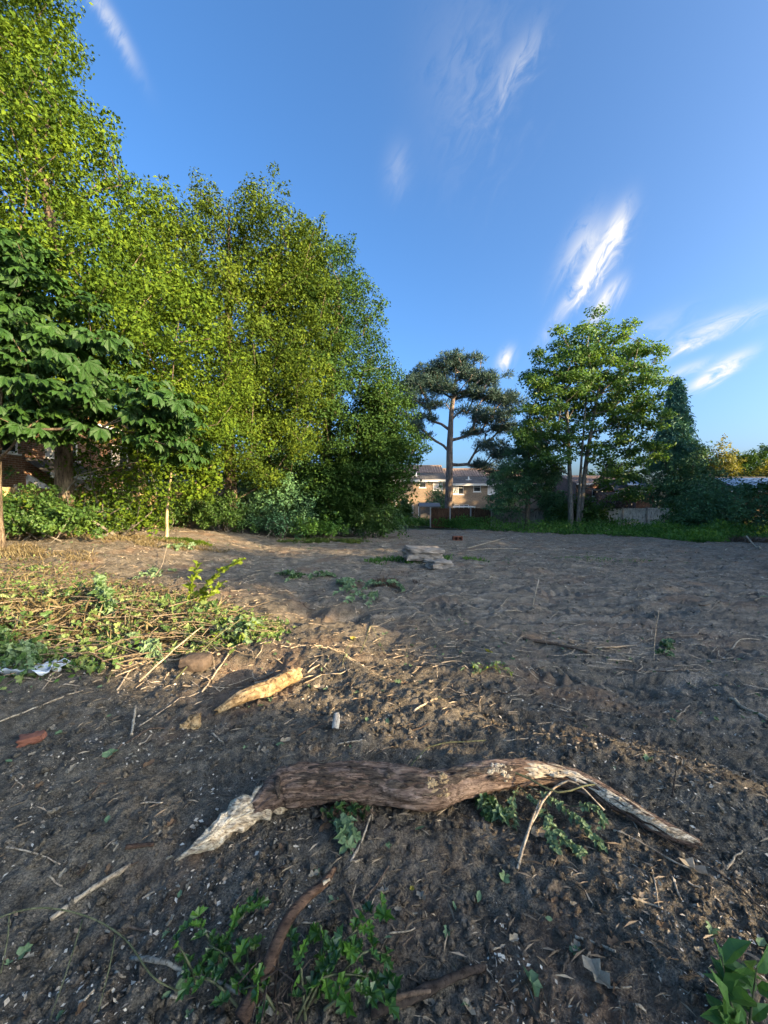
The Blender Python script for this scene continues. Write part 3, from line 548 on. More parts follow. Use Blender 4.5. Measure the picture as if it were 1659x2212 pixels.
# ---- conical conifer above a dark evergreen mass
def conifer(name, label, x, y, h, wid, n, seed, z0=.5):
    rng = np.random.default_rng(seed); b = gz(x, y); root = thing(name, label, 'tree', b); obj('trunk', trunk_mesh('trunk', [(0, 0, -.1), (.03, 0, h * .5), (.05, 0, h * .97)], [.24, .15, .015], seed=seed), BARK_OAK, root)
    Vs, Fs, nv = [], [], 0; mb = MB(); nb = 230; z = z0 + (h - z0 - .3) * (np.arange(nb) / nb) ** 1.05
    for i in range(nb):
        f = (z[i] - z0) / (h - z0); L = wid * (1 - f) ** 1.05 * (.7 + .5 * rng.random()) + .14; a = i * 2.4 + rng.normal() * .3; d = np.array([math.cos(a), math.sin(a), 0])
        t = np.linspace(0, 1, 6)[:, None]; path = np.array([0, 0, z[i]]) + d * L * t + np.array([0, 0, 1]) * (L * (.25 * t - .62 * t ** 2)); mb.tube(path, np.linspace(.03, .008, 6), 3, False)
        m = int(n / nb * (.4 + L / wid * 1.6)); tt = rng.random(m) ** .7; k = np.clip((tt * 5).astype(int), 0, 4); P = path[k] + (path[k + 1] - path[k]) * (tt * 5 - k)[:, None] + rng.normal(size=(m, 3)) * (.07 + .10 * tt)[:, None]
        A = unit(d * .5 + np.array([0, 0, -.75]) + rng.normal(size=(m, 3)) * .45); V, F = scatter('diamond', P, A, rng.normal(size=(m, 3)) + d, .22 + .2 * rng.random(m), .085); Vs.append(V); Fs.append(F + nv); nv += len(V)
    mb.build('limbs', BARK_OAK, root); obj('crown', mesh_np('crown', np.concatenate(Vs), [np.concatenate(Fs)]), L_CONE, root)
conifer('spruce_tree', 'narrow conical conifer with drooping sprays above the rounded evergreen', 24.3, 32.5, 12.9, 1.9, 16000, 51, 5.5)
HM = gz(23.8, 30.5)
tree('holly_tree', 'wide rounded dark evergreen at the end of the pale fence', 'tree', HM, [(0, 0, -.1), (.0, 0, 1.5), (0.1, 0, 4), (.1, 0, 6)], [.2, .17, .12, .04],
     [(0, 0, 4.6, 2.3, 2.0, 2.2), (-.7, 0, 3.2, 2.2, 1.9, 2.0), (.9, 0, 3.0, 2.0, 1.8, 2.0), (-.2, -.2, 1.6, 2.4, 1.6, 1.2)], 170, .6, 27000, .19, L_DARK, BARK_OAK, 19, mind=.42, shell=.35, droop=.8, asp=.45)

# ---- trees far behind, right
for k, (x, y, h, w, mat, lab, sd, nl) in enumerate([
        (44.5, 52, 9.4, 3.0, L_GOLD, 'sunlit golden birch behind the houses, beside the conical conifer', 61, 12000), (40.5, 51, 11.2, 2.0, L_BLUE, 'thin feathery birch top just behind the conical conifer', 62, 5000),
        (51.5, 55, 9.6, 3.6, L_OAKB, 'round green tree beyond the bungalow with solar panels', 63, 14000), (60, 60, 11.5, 4.2, L_BLUE, 'blue-green tree farthest behind the bungalow roof', 64, 13000), (32, 54, 8.0, 3.0, L_OAKB, 'small leafy tree behind the brick extension', 65, 9000), (47.6, 47.5, 7.0, 2.0, L_GOLD, 'low yellow tree by the ridge of the solar bungalow', 66, 7000)]):
    tree('background_tree', lab, 'tree', gz(x, y), [(0, 0, -.1), (.1, 0, h * .3), (0, .1, h * .6), (.1, 0, h * .93)], [.22, .18, .12, .03],
         [(0, 0, h * .6, w, w, h * .36), (-w * .4, 0, h * .45, w * .7, w * .8, h * .28), (w * .4, 0, h * .48, w * .75, w * .8, h * .3), (0, 0, h * .85, w * .5, w * .5, h * .16)], 70, .95 if nl > 6000 else .6, nl, .30, mat, BARK_GREY, sd, mind=.8)

for k, (x, y, h, w, mat, lab, sd) in enumerate([(-15.5, 33, 9.5, 3.4, L_OAKB, 'leafy tree beyond the brick house gable', 67), (-9.5, 36, 9, 3.4, L_BLUE, 'grey-green tree behind the sunlit oak trunk', 68), (-4.0, 34, 8.5, 3.2, L_OAKB, 'tree behind the ivy thicket of the broad oak', 69), (-20, 30, 8.5, 3.0, L_BLUE, 'tree just behind the mossy roof', 70)]):
    tree('background_tree', lab, 'tree', gz(x, y), [(0, 0, -.1), (.1, 0, h * .3), (0, .1, h * .6), (.1, 0, h * .93)], [.22, .18, .12, .03], [(0, 0, h * .55, w, w, h * .4), (-w * .4, 0, h * .35, w * .8, w * .8, h * .3), (w * .4, 0, h * .35, w * .8, w * .8, h * .3), (0, 0, h * .85, w * .5, w * .5, h * .16)], 70, 1.0, 9000, .30, mat, BARK_GREY, sd, mind=.8)
# ---- trees that stand out of the picture on the right and shade the plot
SHADE = [(27, 20, 11.6, 4.4), (28, 12.5, 12.4, 4.4), (27.5, 6, 12.8, 4.0), (28, 0.2, 11.0, 3.7), (27, -5.4, 8.8, 3.0), (26, -9.8, 6.4, 2.2), (26.5, -15.6, 10.4, 2.4), (25, -19.5, 10, 3.4), (35, 24, 15, 5.0), (37, 4, 13, 4.2), (33, -20.6, 13, 2.6), (34, -11.2, 11.5, 2.4), (42, 29.5, 21, 5.6), (45, 37, 15, 3.2)]
for k, (x, y, h, w) in enumerate(SHADE):
    tree('boundary_tree', 'broadleaf tree of the row along the right boundary', 'tree', gz(x, y), [(0, 0, -.1), (.1, 0, h * .3), (0, .1, h * .6), (.1, 0, h * .93)], [.25, .2, .13, .03],
         [(0, 0, h * .62, w, w, h * .34), (0, -w * .3, h * .32, w * .9, w * .9, h * .28), (0, w * .3, h * .32, w * .9, w * .9, h * .28), (0, 0, h * .86, w * .55, w * .55, h * .15)], 80, 1.15, int(4900 * max(1, w * h / 48)), .62, L_OAKB, BARK_GREY, 80 + k, mind=.9, group='trees along the right boundary', shell=.45, edge=.5)
# ------------------------------------------------------------------ building kit
def brick_mat(name, c1, c2, mortar, axis='x', scale=1.0):
    m, nt, p, out = new_mat(name); t = node(nt, 'ShaderNodeTexCoord'); s = node(nt, 'ShaderNodeSeparateXYZ', {0: t.outputs['Object']})
    h = mathn(nt, 'ADD', s.outputs[0], s.outputs[1]); cb = node(nt, 'ShaderNodeCombineXYZ', {0: h, 1: s.outputs[2]})
    b = node(nt, 'ShaderNodeTexBrick', {'Vector': cb.outputs[0], 'Color1': (*c1, 1), 'Color2': (*c2, 1), 'Mortar': (*mortar, 1), 'Scale': 1.0, 'Mortar Size': 0.008, 'Brick Width': .225 * scale, 'Row Height': .075 * scale, 'Bias': -.1})
    n1 = noise(nt, t.outputs['Object'], 1.3, 5); n2 = noise(nt, t.outputs['Object'], 14, 3)
    c = mixc(nt, 0.55, b.outputs[0], ramp(nt, n2, [(.3, (.45, .45, .45)), (.7, (1.4, 1.35, 1.3))]), 'MULTIPLY'); c = mixc(nt, 0.4, c, ramp(nt, n1, [(.35, (.6, .6, .62)), (.65, (1.1, 1.08, 1.0))]), 'MULTIPLY')
    nt.links.new(c, p.inputs['Base Color']); p.inputs['Roughness'].default_value = .9; nt.links.new(bump(nt, mathn(nt, 'SUBTRACT', 1.0, b.outputs[1]), .5, .008), p.inputs['Normal']); return m
def glass_mat():
    m, nt, p, out = new_mat('window_glass'); p.inputs['Base Color'].default_value = (.03, .035, .04, 1); p.inputs['Roughness'].default_value = .04; p.inputs['Specular IOR Level'].default_value = .9
    t = node(nt, 'ShaderNodeTexCoord'); nt.links.new(bump(nt, noise(nt, t.outputs['Object'], 2.0, 2), .06, .05), p.inputs['Normal']); return m
BRICK_T = brick_mat('buff_brick', (.30, .22, .15), (.20, .145, .10), (.30, .27, .23)); BRICK_R = brick_mat('red_brick', (.22, .10, .065), (.15, .075, .055), (.25, .21, .18)); BRICK_L = brick_mat('old_brown_brick', (.26, .13, .075), (.17, .085, .05), (.36, .31, .25), scale=1.15)
GLASS = glass_mat(); WHITE = plain_mat('white_upvc', (.80, .80, .79), .35, .05); CURTAIN = plain_mat('net_curtain', (.5, .5, .5), .9, .2, 3)
def tile_mat(name, cols):
    m, nt, p, out = new_mat(name); t = node(nt, 'ShaderNodeTexCoord'); n1 = noise(nt, t.outputs['Object'], 1.1, 6, .65); n2 = noise(nt, t.outputs['Object'], 9, 4)
    f = mathn(nt, 'ADD', mathn(nt, 'MULTIPLY', n1, .6), mathn(nt, 'MULTIPLY', n2, .4)); nt.links.new(ramp(nt, f, [(.35, cols[0]), (.5, cols[1]), (.66, cols[2])]), p.inputs['Base Color']); p.inputs['Roughness'].default_value = .85
    nt.links.new(bump(nt, n2, .4, .02), p.inputs['Normal']); return m
TILE_RED = tile_mat('pantile_red_brown', [(.12, .085, .065), (.20, .14, .11), (.30, .22, .175)]); TILE_GREY = tile_mat('slate_grey_tile', [(.035, .035, .038), (.065, .064, .066), (.11, .105, .10)]); TILE_MOSS = tile_mat('mossy_tile', [(.10, .055, .03), (.20, .12, .045), (.26, .20, .06)])
PANEL = plain_mat('solar_glass', (.05, .07, .11), .08, .1, 2, .02, .01, 0, .8); LEAD = plain_mat('felt_roof', (.16, .165, .17), .8, .2)

def wall_mesh(name, x0, x1, z0, z1, ops, depth=.12):
    """upright wall in the local x-z plane (front at y=0) with openings (x0,x1,z0,z1) and reveals going to +y"""
    xs = sorted({x0, x1, *[o[0] for o in ops], *[o[1] for o in ops]}); zs = sorted({z0, z1, *[o[2] for o in ops], *[o[3] for o in ops]}); mb = MB()
    for a, b in zip(xs[:-1], xs[1:]):
        for c, d in zip(zs[:-1], zs[1:]):
            mx_, mz_ = (a + b) / 2, (c + d) / 2
            if any(o[0] < mx_ < o[1] and o[2] < mz_ < o[3] for o in ops): continue
            mb.add([(a, 0, c), (b, 0, c), (b, 0, d), (a, 0, d)], [[(0, 1, 2, 3)]])
    for o in ops:
        a, b, c, d = o; mb.add([(a, 0, c), (b, 0, c), (b, 0, d), (a, 0, d), (a, depth, c), (b, depth, c), (b, depth, d), (a, depth, d)], [[(0, 4, 5, 1), (1, 5, 6, 2), (2, 6, 7, 3), (3, 7, 4, 0)]])
    return mb
def window(parent, x0, x1, z0, z1, cols=2, transom=True, y=.06, bar=.07, curtain=0.0):
    mb = MB(); mb.box(x0, x1, y - .03, y + .03, z0, z0 + bar); mb.box(x0, x1, y - .03, y + .03, z1 - bar, z1); mb.box(x0, x0 + bar, y - .029, y + .029, z0 + bar, z1 - bar); mb.box(x1 - bar, x1, y - .029, y + .029, z0 + bar, z1 - bar)
    for k in range(1, cols): xm = x0 + (x1 - x0) * k / cols; mb.box(xm - bar * .45, xm + bar * .45, y - .028, y + .028, z0 + bar, z1 - bar)
    if transom: zt = z1 - (z1 - z0) * .3; mb.box(x0 + bar, x1 - bar, y - .027, y + .027, zt - bar * .4, zt + bar * .4)
    f = mb.build('window', WHITE, parent); MB().box(x0 + .02, x1 - .02, y + .005, y + .012, z0 + .02, z1 - .02).build('pane', GLASS, f); MB().box(x0 - .06, x1 + .06, -.07, .05, z0 - .07, z0 - .004).build('sill', WHITE, f)
    if curtain > 0: MB().box(x0 + .05, x0 + (x1 - x0) * curtain, y - .004, y + .003, z0 + .05, z1 - .05).build('blind', CURTAIN, f)
    return f
def tiled(name, x0, x1, pa, pb, mat, parent, course=.33, rib=.30, amp=.035, step=.025):
    """tiled slope from the lower edge pa=(y,z) to the upper edge pb, x0..x1, ribs and stepped courses"""
    nx = max(2, int((x1 - x0) / rib * 4)); L = math.hypot(pb[0] - pa[0], pb[1] - pa[1]); nc = max(1, int(round(L / course))); xs = np.linspace(x0, x1, nx + 1); nyv = np.array([-(pb[1] - pa[1]) / L, (pb[0] - pa[0]) / L]); rows = []
    for c in range(nc):
        for f, up in ((c / nc, step), ((c + 1) / nc, 0.0)):
            hgt = up + amp * (0.5 + 0.5 * np.sin((xs - x0) / rib * 2 * math.pi)) ** 2; y = pa[0] + (pb[0] - pa[0]) * f + nyv[0] * hgt; z = pa[1] + (pb[1] - pa[1]) * f + nyv[1] * hgt; rows.append(np.stack([xs, y, z], -1))
    V = np.array(rows); n = nx + 1; i = np.arange(len(rows) - 1)[:, None] * n + np.arange(nx)[None]
    return obj(name, mesh_np(name, V.reshape(-1, 3), [np.stack([i, i + 1, i + n + 1, i + n], -1).reshape(-1, 4)], False), mat, parent)
def zx2(zx, D): return float(at(729.96 + .28 * zx, 1080, D)[0])
def zz2(zy, D): return float(at(1000, 929.0 + .28 * zy, D)[2])
TD = 48.0
def terrace(label, za, zb, eave_y, ridge_y, wins, pipes=(), extra=None):
    x0, x1 = zx2(za, TD), zx2(zb, TD); ez, rz = zz2(eave_y, TD), zz2(ridge_y, TD + 4.0); g = -1.05
    root = thing('terrace_house', label, 'house', (x0, TD, g)); w = x1 - x0; E = ez - g; Rz = rz - g; ops = [(zx2(a, TD) - x0, zx2(b, TD) - x0, zz2(d, TD) - g, zz2(c, TD) - g) for a, b, c, d, *_ in wins]
    mb = wall_mesh('wall', 0.003, w - .003, 0, E - .02, ops); mb.box(.003, .25, .13, 8, 0, E - .02); mb.box(w - .25, w - .003, .13, 8, 0, E - .02); mb.box(.25, w - .25, 7.8, 8, 0, E - .02)
    mb.add([(.003, 0, E - .02), (.003, 8, E - .02), (.003, 4, Rz - .06), (w - .003, 0, E - .02), (w - .003, 8, E - .02), (w - .003, 4, Rz - .06)], [[(0, 1, 2), (3, 5, 4)]]); mb.box(.3, w - .3, 2.5, 2.6, .1, E - .1)
    mb.build('wall', BRICK_T, root)
    for o, wd in zip(ops, wins): window(root, *o, cols=wd[4], transom=wd[5], curtain=wd[6] if len(wd) > 6 else 0)
    ym, zm = 1.75, E + (Rz - E) * (1.75 + .35) / 4.35
    rf = tiled('roof', 0, w, (-.35, E + .0), (ym, zm), TILE_GREY, root, .3, .3, .012); tiled('pantile_slope', 0, w, (ym, zm + .01), (4.0, Rz), TILE_RED, rf, .36, .34, .06); tiled('rear_slope', 0, w, (8.3, E), (4.0, Rz), TILE_RED, rf, .36, .34, .05)
    mr = MB(); mr.tube([(-.02, 4, Rz + .02), (w + .02, 4, Rz + .02)], .13, 8); mr.build('ridge_tiles', TILE_RED, rf)
    mg = MB(); mg.box(.0, w, -.47, -.36, E - .10, E + .0); mg.build('gutter', WHITE, root); mg = MB(); mg.box(.0, w, -.355, -.31, E - .25, E - .01); mg.build('fascia', WHITE, root)
    for px in pipes: q = zx2(px, TD) - x0; MB().tube([(q, -.08, .1), (q, -.08, E - .1)], .05, 8).build('downpipe', WHITE, root)
    q = w * .42; v = MB(); v.tube([(q, .75, E + .45), (q, .75, E + .95)], .07, 8); v.box(q - .35, q + .35, .68, .8, E + .52, E + .57); v.build('vent_pipe', WHITE, rf)
    return root
terrace('buff brick terrace house half hidden behind the oak leaves', 0, 443, 385, 278, [(325, 400, 420, 467, 2, True), (150, 215, 420, 467, 2, True), (330, 400, 560, 620, 2, True)], (440,))
terrace('buff brick terrace house left of the pine trunk, higher roof', 443, 833, 385, 278, [(627, 680, 393, 445, 1, True), (735, 808, 395, 465, 1, True, .96), (530, 582, 560, 640, 1, True), (620, 732, 560, 680, 3, False)], (446,))
terrace('buff brick terrace house right of the pine trunk, stepped lower roof', 833, 1270, 415, 303, [(890, 970, 424, 497, 2, True, .5), (1045, 1102, 424, 476, 1, True), (1155, 1232, 425, 497, 2, True, .9), (900, 1010, 575, 680, 3, False)], (1267,))
terrace('buff brick terrace house behind the dark evergreen and sycamore', 1270, 1700, 427, 315, [(1330, 1400, 436, 509, 2, True), (1560, 1650, 436, 509, 2, True)], ())

# small things in the terrace gardens
def simple_shed():
    x0, x1 = zx2(635, 40), zx2(785, 40); g = -.85; r = thing('garden_shed', 'low grey felt-roofed shed behind the brown fence', 'shed', (x0, 40, g)); w = x1 - x0; mb = MB()
    for k in range(12): mb.box(0, w, -.012 if k % 2 else 0, 1.6, k * .155, k * .155 + .15)
    mb.build('wall', plain_mat('shed_boards', (.17, .15, .13), .85, .3), r); m2 = MB(); m2.add([(-.1, -.15, 1.88), (w + .1, -.15, 1.88), (w + .1, .85, 2.25), (-.1, .85, 2.25), (w + .1, 1.8, 1.88), (-.1, 1.8, 1.88), (-.1, -.15, 1.93), (w + .1, -.15, 1.93), (w + .1, .85, 2.30), (-.1, .85, 2.30), (w + .1, 1.8, 1.93), (-.1, 1.8, 1.93)], [[(0, 1, 2, 3), (3, 2, 4, 5), (6, 7, 8, 9), (9, 8, 10, 11), (0, 1, 7, 6), (5, 4, 10, 11)]]); m2.build('roof', LEAD, r)
simple_shed()
def canopy():
    x0, x1 = zx2(872, 41), zx2(1062, 41); g = -.88; zt = zz2(590, 41) - g; r = thing('garden_canopy', 'white flat garden canopy behind the brown fence, beside the pine', 'canopy', (x0, 41, g)); w = x1 - x0
    MB().box(0, w, 0, 2.4, zt - .1, zt).build('roof', WHITE, r)
    for q in (.06, w - .06):
        for yy in (.1, 2.3): MB().box(q - .05, q + .05, yy - .05, yy + .05, 0, zt - .1).build('post', WHITE, r)
canopy()

# brick house with a window and its brick extension behind the pale fence
def zx3(zx, D): return float(at(1194.5 + .28 * zx, 1080, D)[0])
def zz3(zy, D): return float(at(1400, 862.7 + .28 * zy, D)[2])
def brick_house():
    D = 42; g = -.95; x0, x1 = zx3(180, D), zx3(545, D); E = zz3(650, D) - g; Rz = zz3(600, D + 4) - g + .2; r = thing('brick_house', 'low red-brown brick house with a white window behind the sycamore', 'house', (x0, D, g)); w = x1 - x0
    op = (zx3(300, D) - x0, zx3(420, D) - x0, zz3(748, D) - g, zz3(690, D) - g); mb = wall_mesh('wall', 0, w, 0, E, [op]); mb.box(0, .25, .13, 8, 0, E); mb.box(w - .25, w, .13, 8, 0, E); mb.add([(0, 0, E), (0, 8, E), (0, 4, Rz - .05), (w, 0, E), (w, 8, E), (w, 4, Rz - .05)], [[(0, 1, 2), (3, 5, 4)]]); mb.box(.3, w - .3, 2.2, 2.3, .1, E); mb.build('wall', BRICK_R, r)
    window(r, *op, cols=3, transom=False); rf = tiled('roof', -.2, w + .2, (-.35, E), (4, Rz), TILE_RED, r, .36, .34, .05); tiled('rear_slope', -.2, w + .2, (8.3, E), (4, Rz), TILE_RED, rf, .36, .34, .05); MB().box(-.2, w + .2, -.46, -.36, E - .1, E).build('gutter', WHITE, r)
    D2 = 37; x0, x1 = zx3(540, D2), zx3(790, D2); zt = zz3(705, D2) - g; e = thing('brick_extension', 'reddish brick extension with white roof edge behind the pale fence', 'extension', (x0, D2, g)); w = x1 - x0
    mb = MB(); mb.box(0, w * .40, 1.2, 5, 0, zt - .1); mb.box(w * .40 + .003, w, 0, 5.0, 0, zt - .02); mb.build('wall', BRICK_R, e)
    m2 = MB(); m2.add([(-.2, .9, zt - .1), (w * .40, .9, zt - .1), (w * .40, -.3, zt), (w + .25, -.3, zt), (w + .25, 2.6, zt + 1.25), (-.2, 2.6, zt + 1.25), (-.2, 5.2, zt), (w + .25, 5.2, zt)], [[(0, 1, 4, 5), (1, 2, 3, 4), (5, 4, 7, 6)]]); m2.build('roof', TILE_GREY, e)
    f = MB(); f.box(w * .40 + .01, w + .28, -.36, -.28, zt - .16, zt + .02); f.box(-.22, w * .40 - .01, .84, .91, zt - .26, zt - .08); f.box(w + .2, w + .27, -.27, 2.0, zt - .13, zt + .015); f.build('fascia', WHITE, e)
    MB().tube([(w + .06, -.07, .1), (w + .06, -.07, zt - .2)], .05, 8).build('downpipe', WHITE, e); sp = MB(); sp.obox((w * .55, 1.3, zt + .78), (.8, 0, 0), (0, .55, .24), (0, -.012, .028)); sp.build('skylight', PANEL, e)
brick_house()
def bungalow():
    D = 40.0; g = -.95; x0 = zx3(1370, D); x1 = x0 + 15; E = zz3(705, D) - g; Rz = zz3(600, D + 4.2) - g + .05; r = thing('bungalow', 'bungalow with solar panels on its dark roof behind the right bushes', 'house', (x0, D, g)); w = 15
    op = [(9.5, 11.0, 1.0, 2.1)]; mb = wall_mesh('wall', 0, w, 0, E, op); mb.box(0, .25, .13, 8, 0, E); mb.box(w - .25, w, .13, 8, 0, E); mb.add([(0, 0, E), (0, 8.4, E), (0, 4.2, Rz - .05), (w, 0, E), (w, 8.4, E), (w, 4.2, Rz - .05)], [[(0, 1, 2), (3, 5, 4)]]); mb.build('wall', BRICK_T, r); window(r, *op[0])
    rf = tiled('roof', -.3, w + .3, (-.4, E), (4.2, Rz), TILE_GREY, r, .33, .3, .02); tiled('rear_slope', -.3, w + .3, (8.8, E), (4.2, Rz), TILE_GREY, rf); MB().box(-.3, w + .3, -.5, -.4, E - .12, E).build('gutter', WHITE, r)
    s = np.array([0, 4.6, Rz - E]); s = s / np.linalg.norm(s); nrm = np.cross((1, 0, 0), s)
    for i in range(8):
        for j in range(2):
            if i > 4 and j == 0: continue
            c = np.array([1.4 + i * 1.12, -.4, E]) + s * (1.45 + j * 1.72) + nrm * .11; p = MB().obox(c, (.52, 0, 0), s * .83, nrm * .02).build('solar_panel', PANEL, rf)
    v = MB(); v.tube([(.6, 3.2, E + (Rz - E) * .7), (.6, 3.2, Rz + .55)], .06, 8); v.build('flue', WHITE, rf)
bungalow()

# ---- fences across the far side
FA, FB = np.array([4.6, 35.4]), np.array([23.2, 28.4])
def fence_at(xd):
    d = cam_dir(xd, 1080); m = d.x / d.y; t = (m * FA[1] - FA[0]) / ((FB[0] - FA[0]) - m * (FB[1] - FA[1])); return FA + t * (FB - FA)
W_BROWN = wood_mat('stained_fence_wood', [(.07, .036, .02), (.13, .066, .036), (.19, .10, .055)], (9, 9, 1.2), .8, .4, .01); W_GREY = wood_mat('weathered_fence_wood', [(.13, .12, .10), (.24, .22, .185), (.36, .33, .28)], (9, 9, 1.2), .85, .4, .01); W_PALE = wood_mat('pale_fence_wood', [(.34, .32, .27), (.54, .50, .43), (.68, .64, .56)], (9, 9, 1.2), .85, .4, .01)
CONC = plain_mat('concrete_post', (.40, .385, .35), .9, .2, 12, .3, .01)
def fence(label, stops, style, mat, postmat, height=1.8, thick=.02):
    p0 = fence_at(stops[0]) if np.isscalar(stops[0]) else np.array(stops[0]); pts = [fence_at(s) if np.isscalar(s) else np.array(s) for s in stops]
    root = thing('garden_fence', label, 'fence', (p0[0], p0[1], float(H0(*p0)) - .05)); rng = np.random.default_rng(int(abs(p0[0]) * 7)); g0 = root.location.z
    for a, b in zip(pts[:-1], pts[1:]):
        d = b - a; L = np.linalg.norm(d); d = d / L; nrm = np.array([d[1], -d[0]]); g = float(H0(*(a + b) / 2)) - .05 - g0; mb = MB(); top = height + rng.normal() * .02; A = np.append(a - p0, 0)
        D3, N3 = np.append(d, 0), np.append(nrm, 0); e = .06
        if style == 'boards':
            n = int(round((L - 2 * e) / .125)); bw = (L - 2 * e) / n
            for k in range(n): mb.obox(A + D3 * (e + (k + .5) * bw) + N3 * (.008 * (k % 2) + .004 * rng.random()) + np.array([0, 0, g + top / 2 + rng.normal() * .006]), D3 * bw * .485, N3 * .009, (0, 0, top / 2))
            for zz in (.35, top * .55, top - .12): mb.obox(A + D3 * (L / 2) + N3 * .035 + np.array([0, 0, g + zz]), D3 * (L / 2 - e), N3 * .02, (0, 0, .035))
        elif style == 'waney':
            n = 13
            for k in range(n): z = g + (k + .5) * top / n; mb.obox(A + D3 * (L / 2) + N3 * (.01 + .006 * rng.random()) + np.array([0, 0, z]), D3 * (L / 2 - e), N3 * .006 + np.array([0, 0, .01]), np.array([0, 0, top / n * .56]) + N3 * .014)
            for q in (e, L / 2, L - e): mb.obox(A + D3 * q + N3 * .04 + np.array([0, 0, g + top / 2]), D3 * .022, N3 * .015, (0, 0, top / 2))
        else:   # framed panel with cross battens
            mb.obox(A + D3 * (L / 2) + np.array([0, 0, g + top / 2]), D3 * (L / 2 - e), N3 * .006, (0, 0, top / 2))
            for q in np.linspace(e + .02, L - e - .02, 5): mb.obox(A + D3 * q + N3 * .02 + np.array([0, 0, g + top / 2]), D3 * .025, N3 * .012, (0, 0, top / 2))
            for z in (.1, top * .5, top - .05): mb.obox(A + D3 * (L / 2) + N3 * .022 + np.array([0, 0, g + z]), D3 * (L / 2 - e), N3 * .011, (0, 0, .03))
        mb.build('panel', mat, root)
    for i, a in enumerate(pts): MB().obox(np.append(a - p0, float(H0(*a)) - .05 - g0 + (height + .08) / 2), (.05, 0, 0), (0, .05, 0), (0, 0, (height + .08) / 2)).build('post', postmat, root)
fence('dark brown stained panel fence with concrete posts below the pine', [930, 972.5, 1017, 1062], 'boards', W_BROWN, CONC)
fence('grey weathered panel fence with battens, next to the brown fence', [1064, 1102, 1143, 1180, 1220, 1256, 1292], 'framed', W_GREY, W_GREY)
fence('pale silvery board fence between sycamore and rounded evergreen', [1294, 1345.5, 1397.5, 1450, 1503], 'boards', W_PALE, W_GREY)

# ---- house on the left, its wall facing the plot
def left_house():
    xw, y0, y1, g, ez, rz = -14.5, 12.0, 23.7, .4, 5.6, 8.0; r = thing('brick_house', 'brown brick two-storey house with mossy tiled roof behind the chestnut', 'house', (xw, y0, g)); L = y1 - y0; E = ez - g
    # local frame: build along +x then turn the house so that its front looks to +X
    r.rotation_euler = (0, 0, math.pi / 2); ops = [(3.95, 5.6, .9, 2.05), (2.0, 3.4, 3.3, 4.5), (4.6, 6.4, 3.3, 4.5), (8.6, 10.0, 3.3, 4.4), (8.2, 10.2, .9, 2.1)]
    mb = wall_mesh('wall', 0, L, 0, E, ops); mb.box(L - .25, L, .13, 8, 0, E); mb.box(0, .25, .13, 8, 0, E); mb.add([(0, 0, E), (0, 8, E), (0, 4, rz - g - .05), (L, 0, E), (L, 8, E), (L, 4, rz - g - .05)], [[(0, 1, 2), (3, 5, 4)]]); mb.box(.3, L - .3, 2.5, 2.6, .1, E); mb.build('wall', BRICK_L, r)
    for o in ops: window(r, *o, cols=2 if o[2] > 1 else 3, curtain=.45 if o[2] > 1 else 0)
    rf = tiled('roof', -.2, L + .15, (-.4, E - .02), (4, rz - g), TILE_MOSS, r, .28, .26, .03, .03); tiled('rear_slope', -.2, L + .15, (8.4, E), (4, rz - g), TILE_MOSS, rf, .36, .34, .04); MB().tube([(-.2, 4, rz - g + .03), (L + .15, 4, rz - g + .03)], .14, 8).build('ridge_tiles', TILE_MOSS, rf)
    MB().box(-.2, L + .1, -.52, -.41, E - .12, E - .02).build('gutter', WHITE, r); MB().box(-.2, L + .1, -.40, -.36, E - .22, E - .04).build('fascia', WHITE, r)
    a, b = 3.6, 6.3; c = MB(); c.add([(a, -.005, 3.2), (b, -.005, 3.2), (b + .1, -1.15, 2.52), (a - .1, -1.15, 2.52), (a, -.005, 3.1), (b, -.005, 3.1), (b + .1, -1.15, 2.44), (a - .1, -1.15, 2.44)], [[(0, 3, 2, 1), (4, 5, 6, 7), (3, 7, 6, 2), (0, 4, 7, 3), (1, 2, 6, 5)]]); cp = c.build('porch_roof', TILE_GREY, r)
    f = MB(); f.box(a - .12, b + .12, -1.2, -1.16, 2.36, 2.58); f.build('fascia', WHITE, cp)
    for q in (a + .12, b - .12):
        k = MB(); k.obox((q, -.55, 2.1), (.05, 0, 0), (0, .52, .32) , (0, -.05, .08)); k.box(q - .05, q + .05, -.09, -.002, 1.5, 2.43); k.build('bracket', WHITE, cp)
    ob = thing('garden_store', 'low grey-roofed store at the far end of the brick house', 'shed', (-13.6, 24.6, .2)); MB().box(0, 2.6, 0, 2.2, 0, 2.7).build('wall', plain_mat('store_wall', (.30, .24, .16), .85, .25), ob); m2 = MB(); m2.obox((1.3, 1.0, 2.86), (1.6, 0, 0), (0, 1.4, .10), (0, -.004, .05)); m2.build('roof', LEAD, ob); MB().box(.9, 1.5, -.04, -.005, 1.4, 2.3).build('window', GLASS, ob)
left_house()
W_GOLD = wood_mat('softwood_fence', [(.22, .15, .075), (.36, .26, .13), (.48, .37, .2)], (7, 7, 1.1), .8, .4, .01)
fence('honey-coloured sunlit timber fence in front of the brown brick house', [(-12.35, 11.2), (-12.35, 13.0), (-12.35, 14.85), (-12.35, 16.7), (-12.35, 18.5), (-12.35, 20.3), (-12.3, 22.1), (-12.2, 24.0)], 'boards', W_GOLD, W_GREY, 1.8)
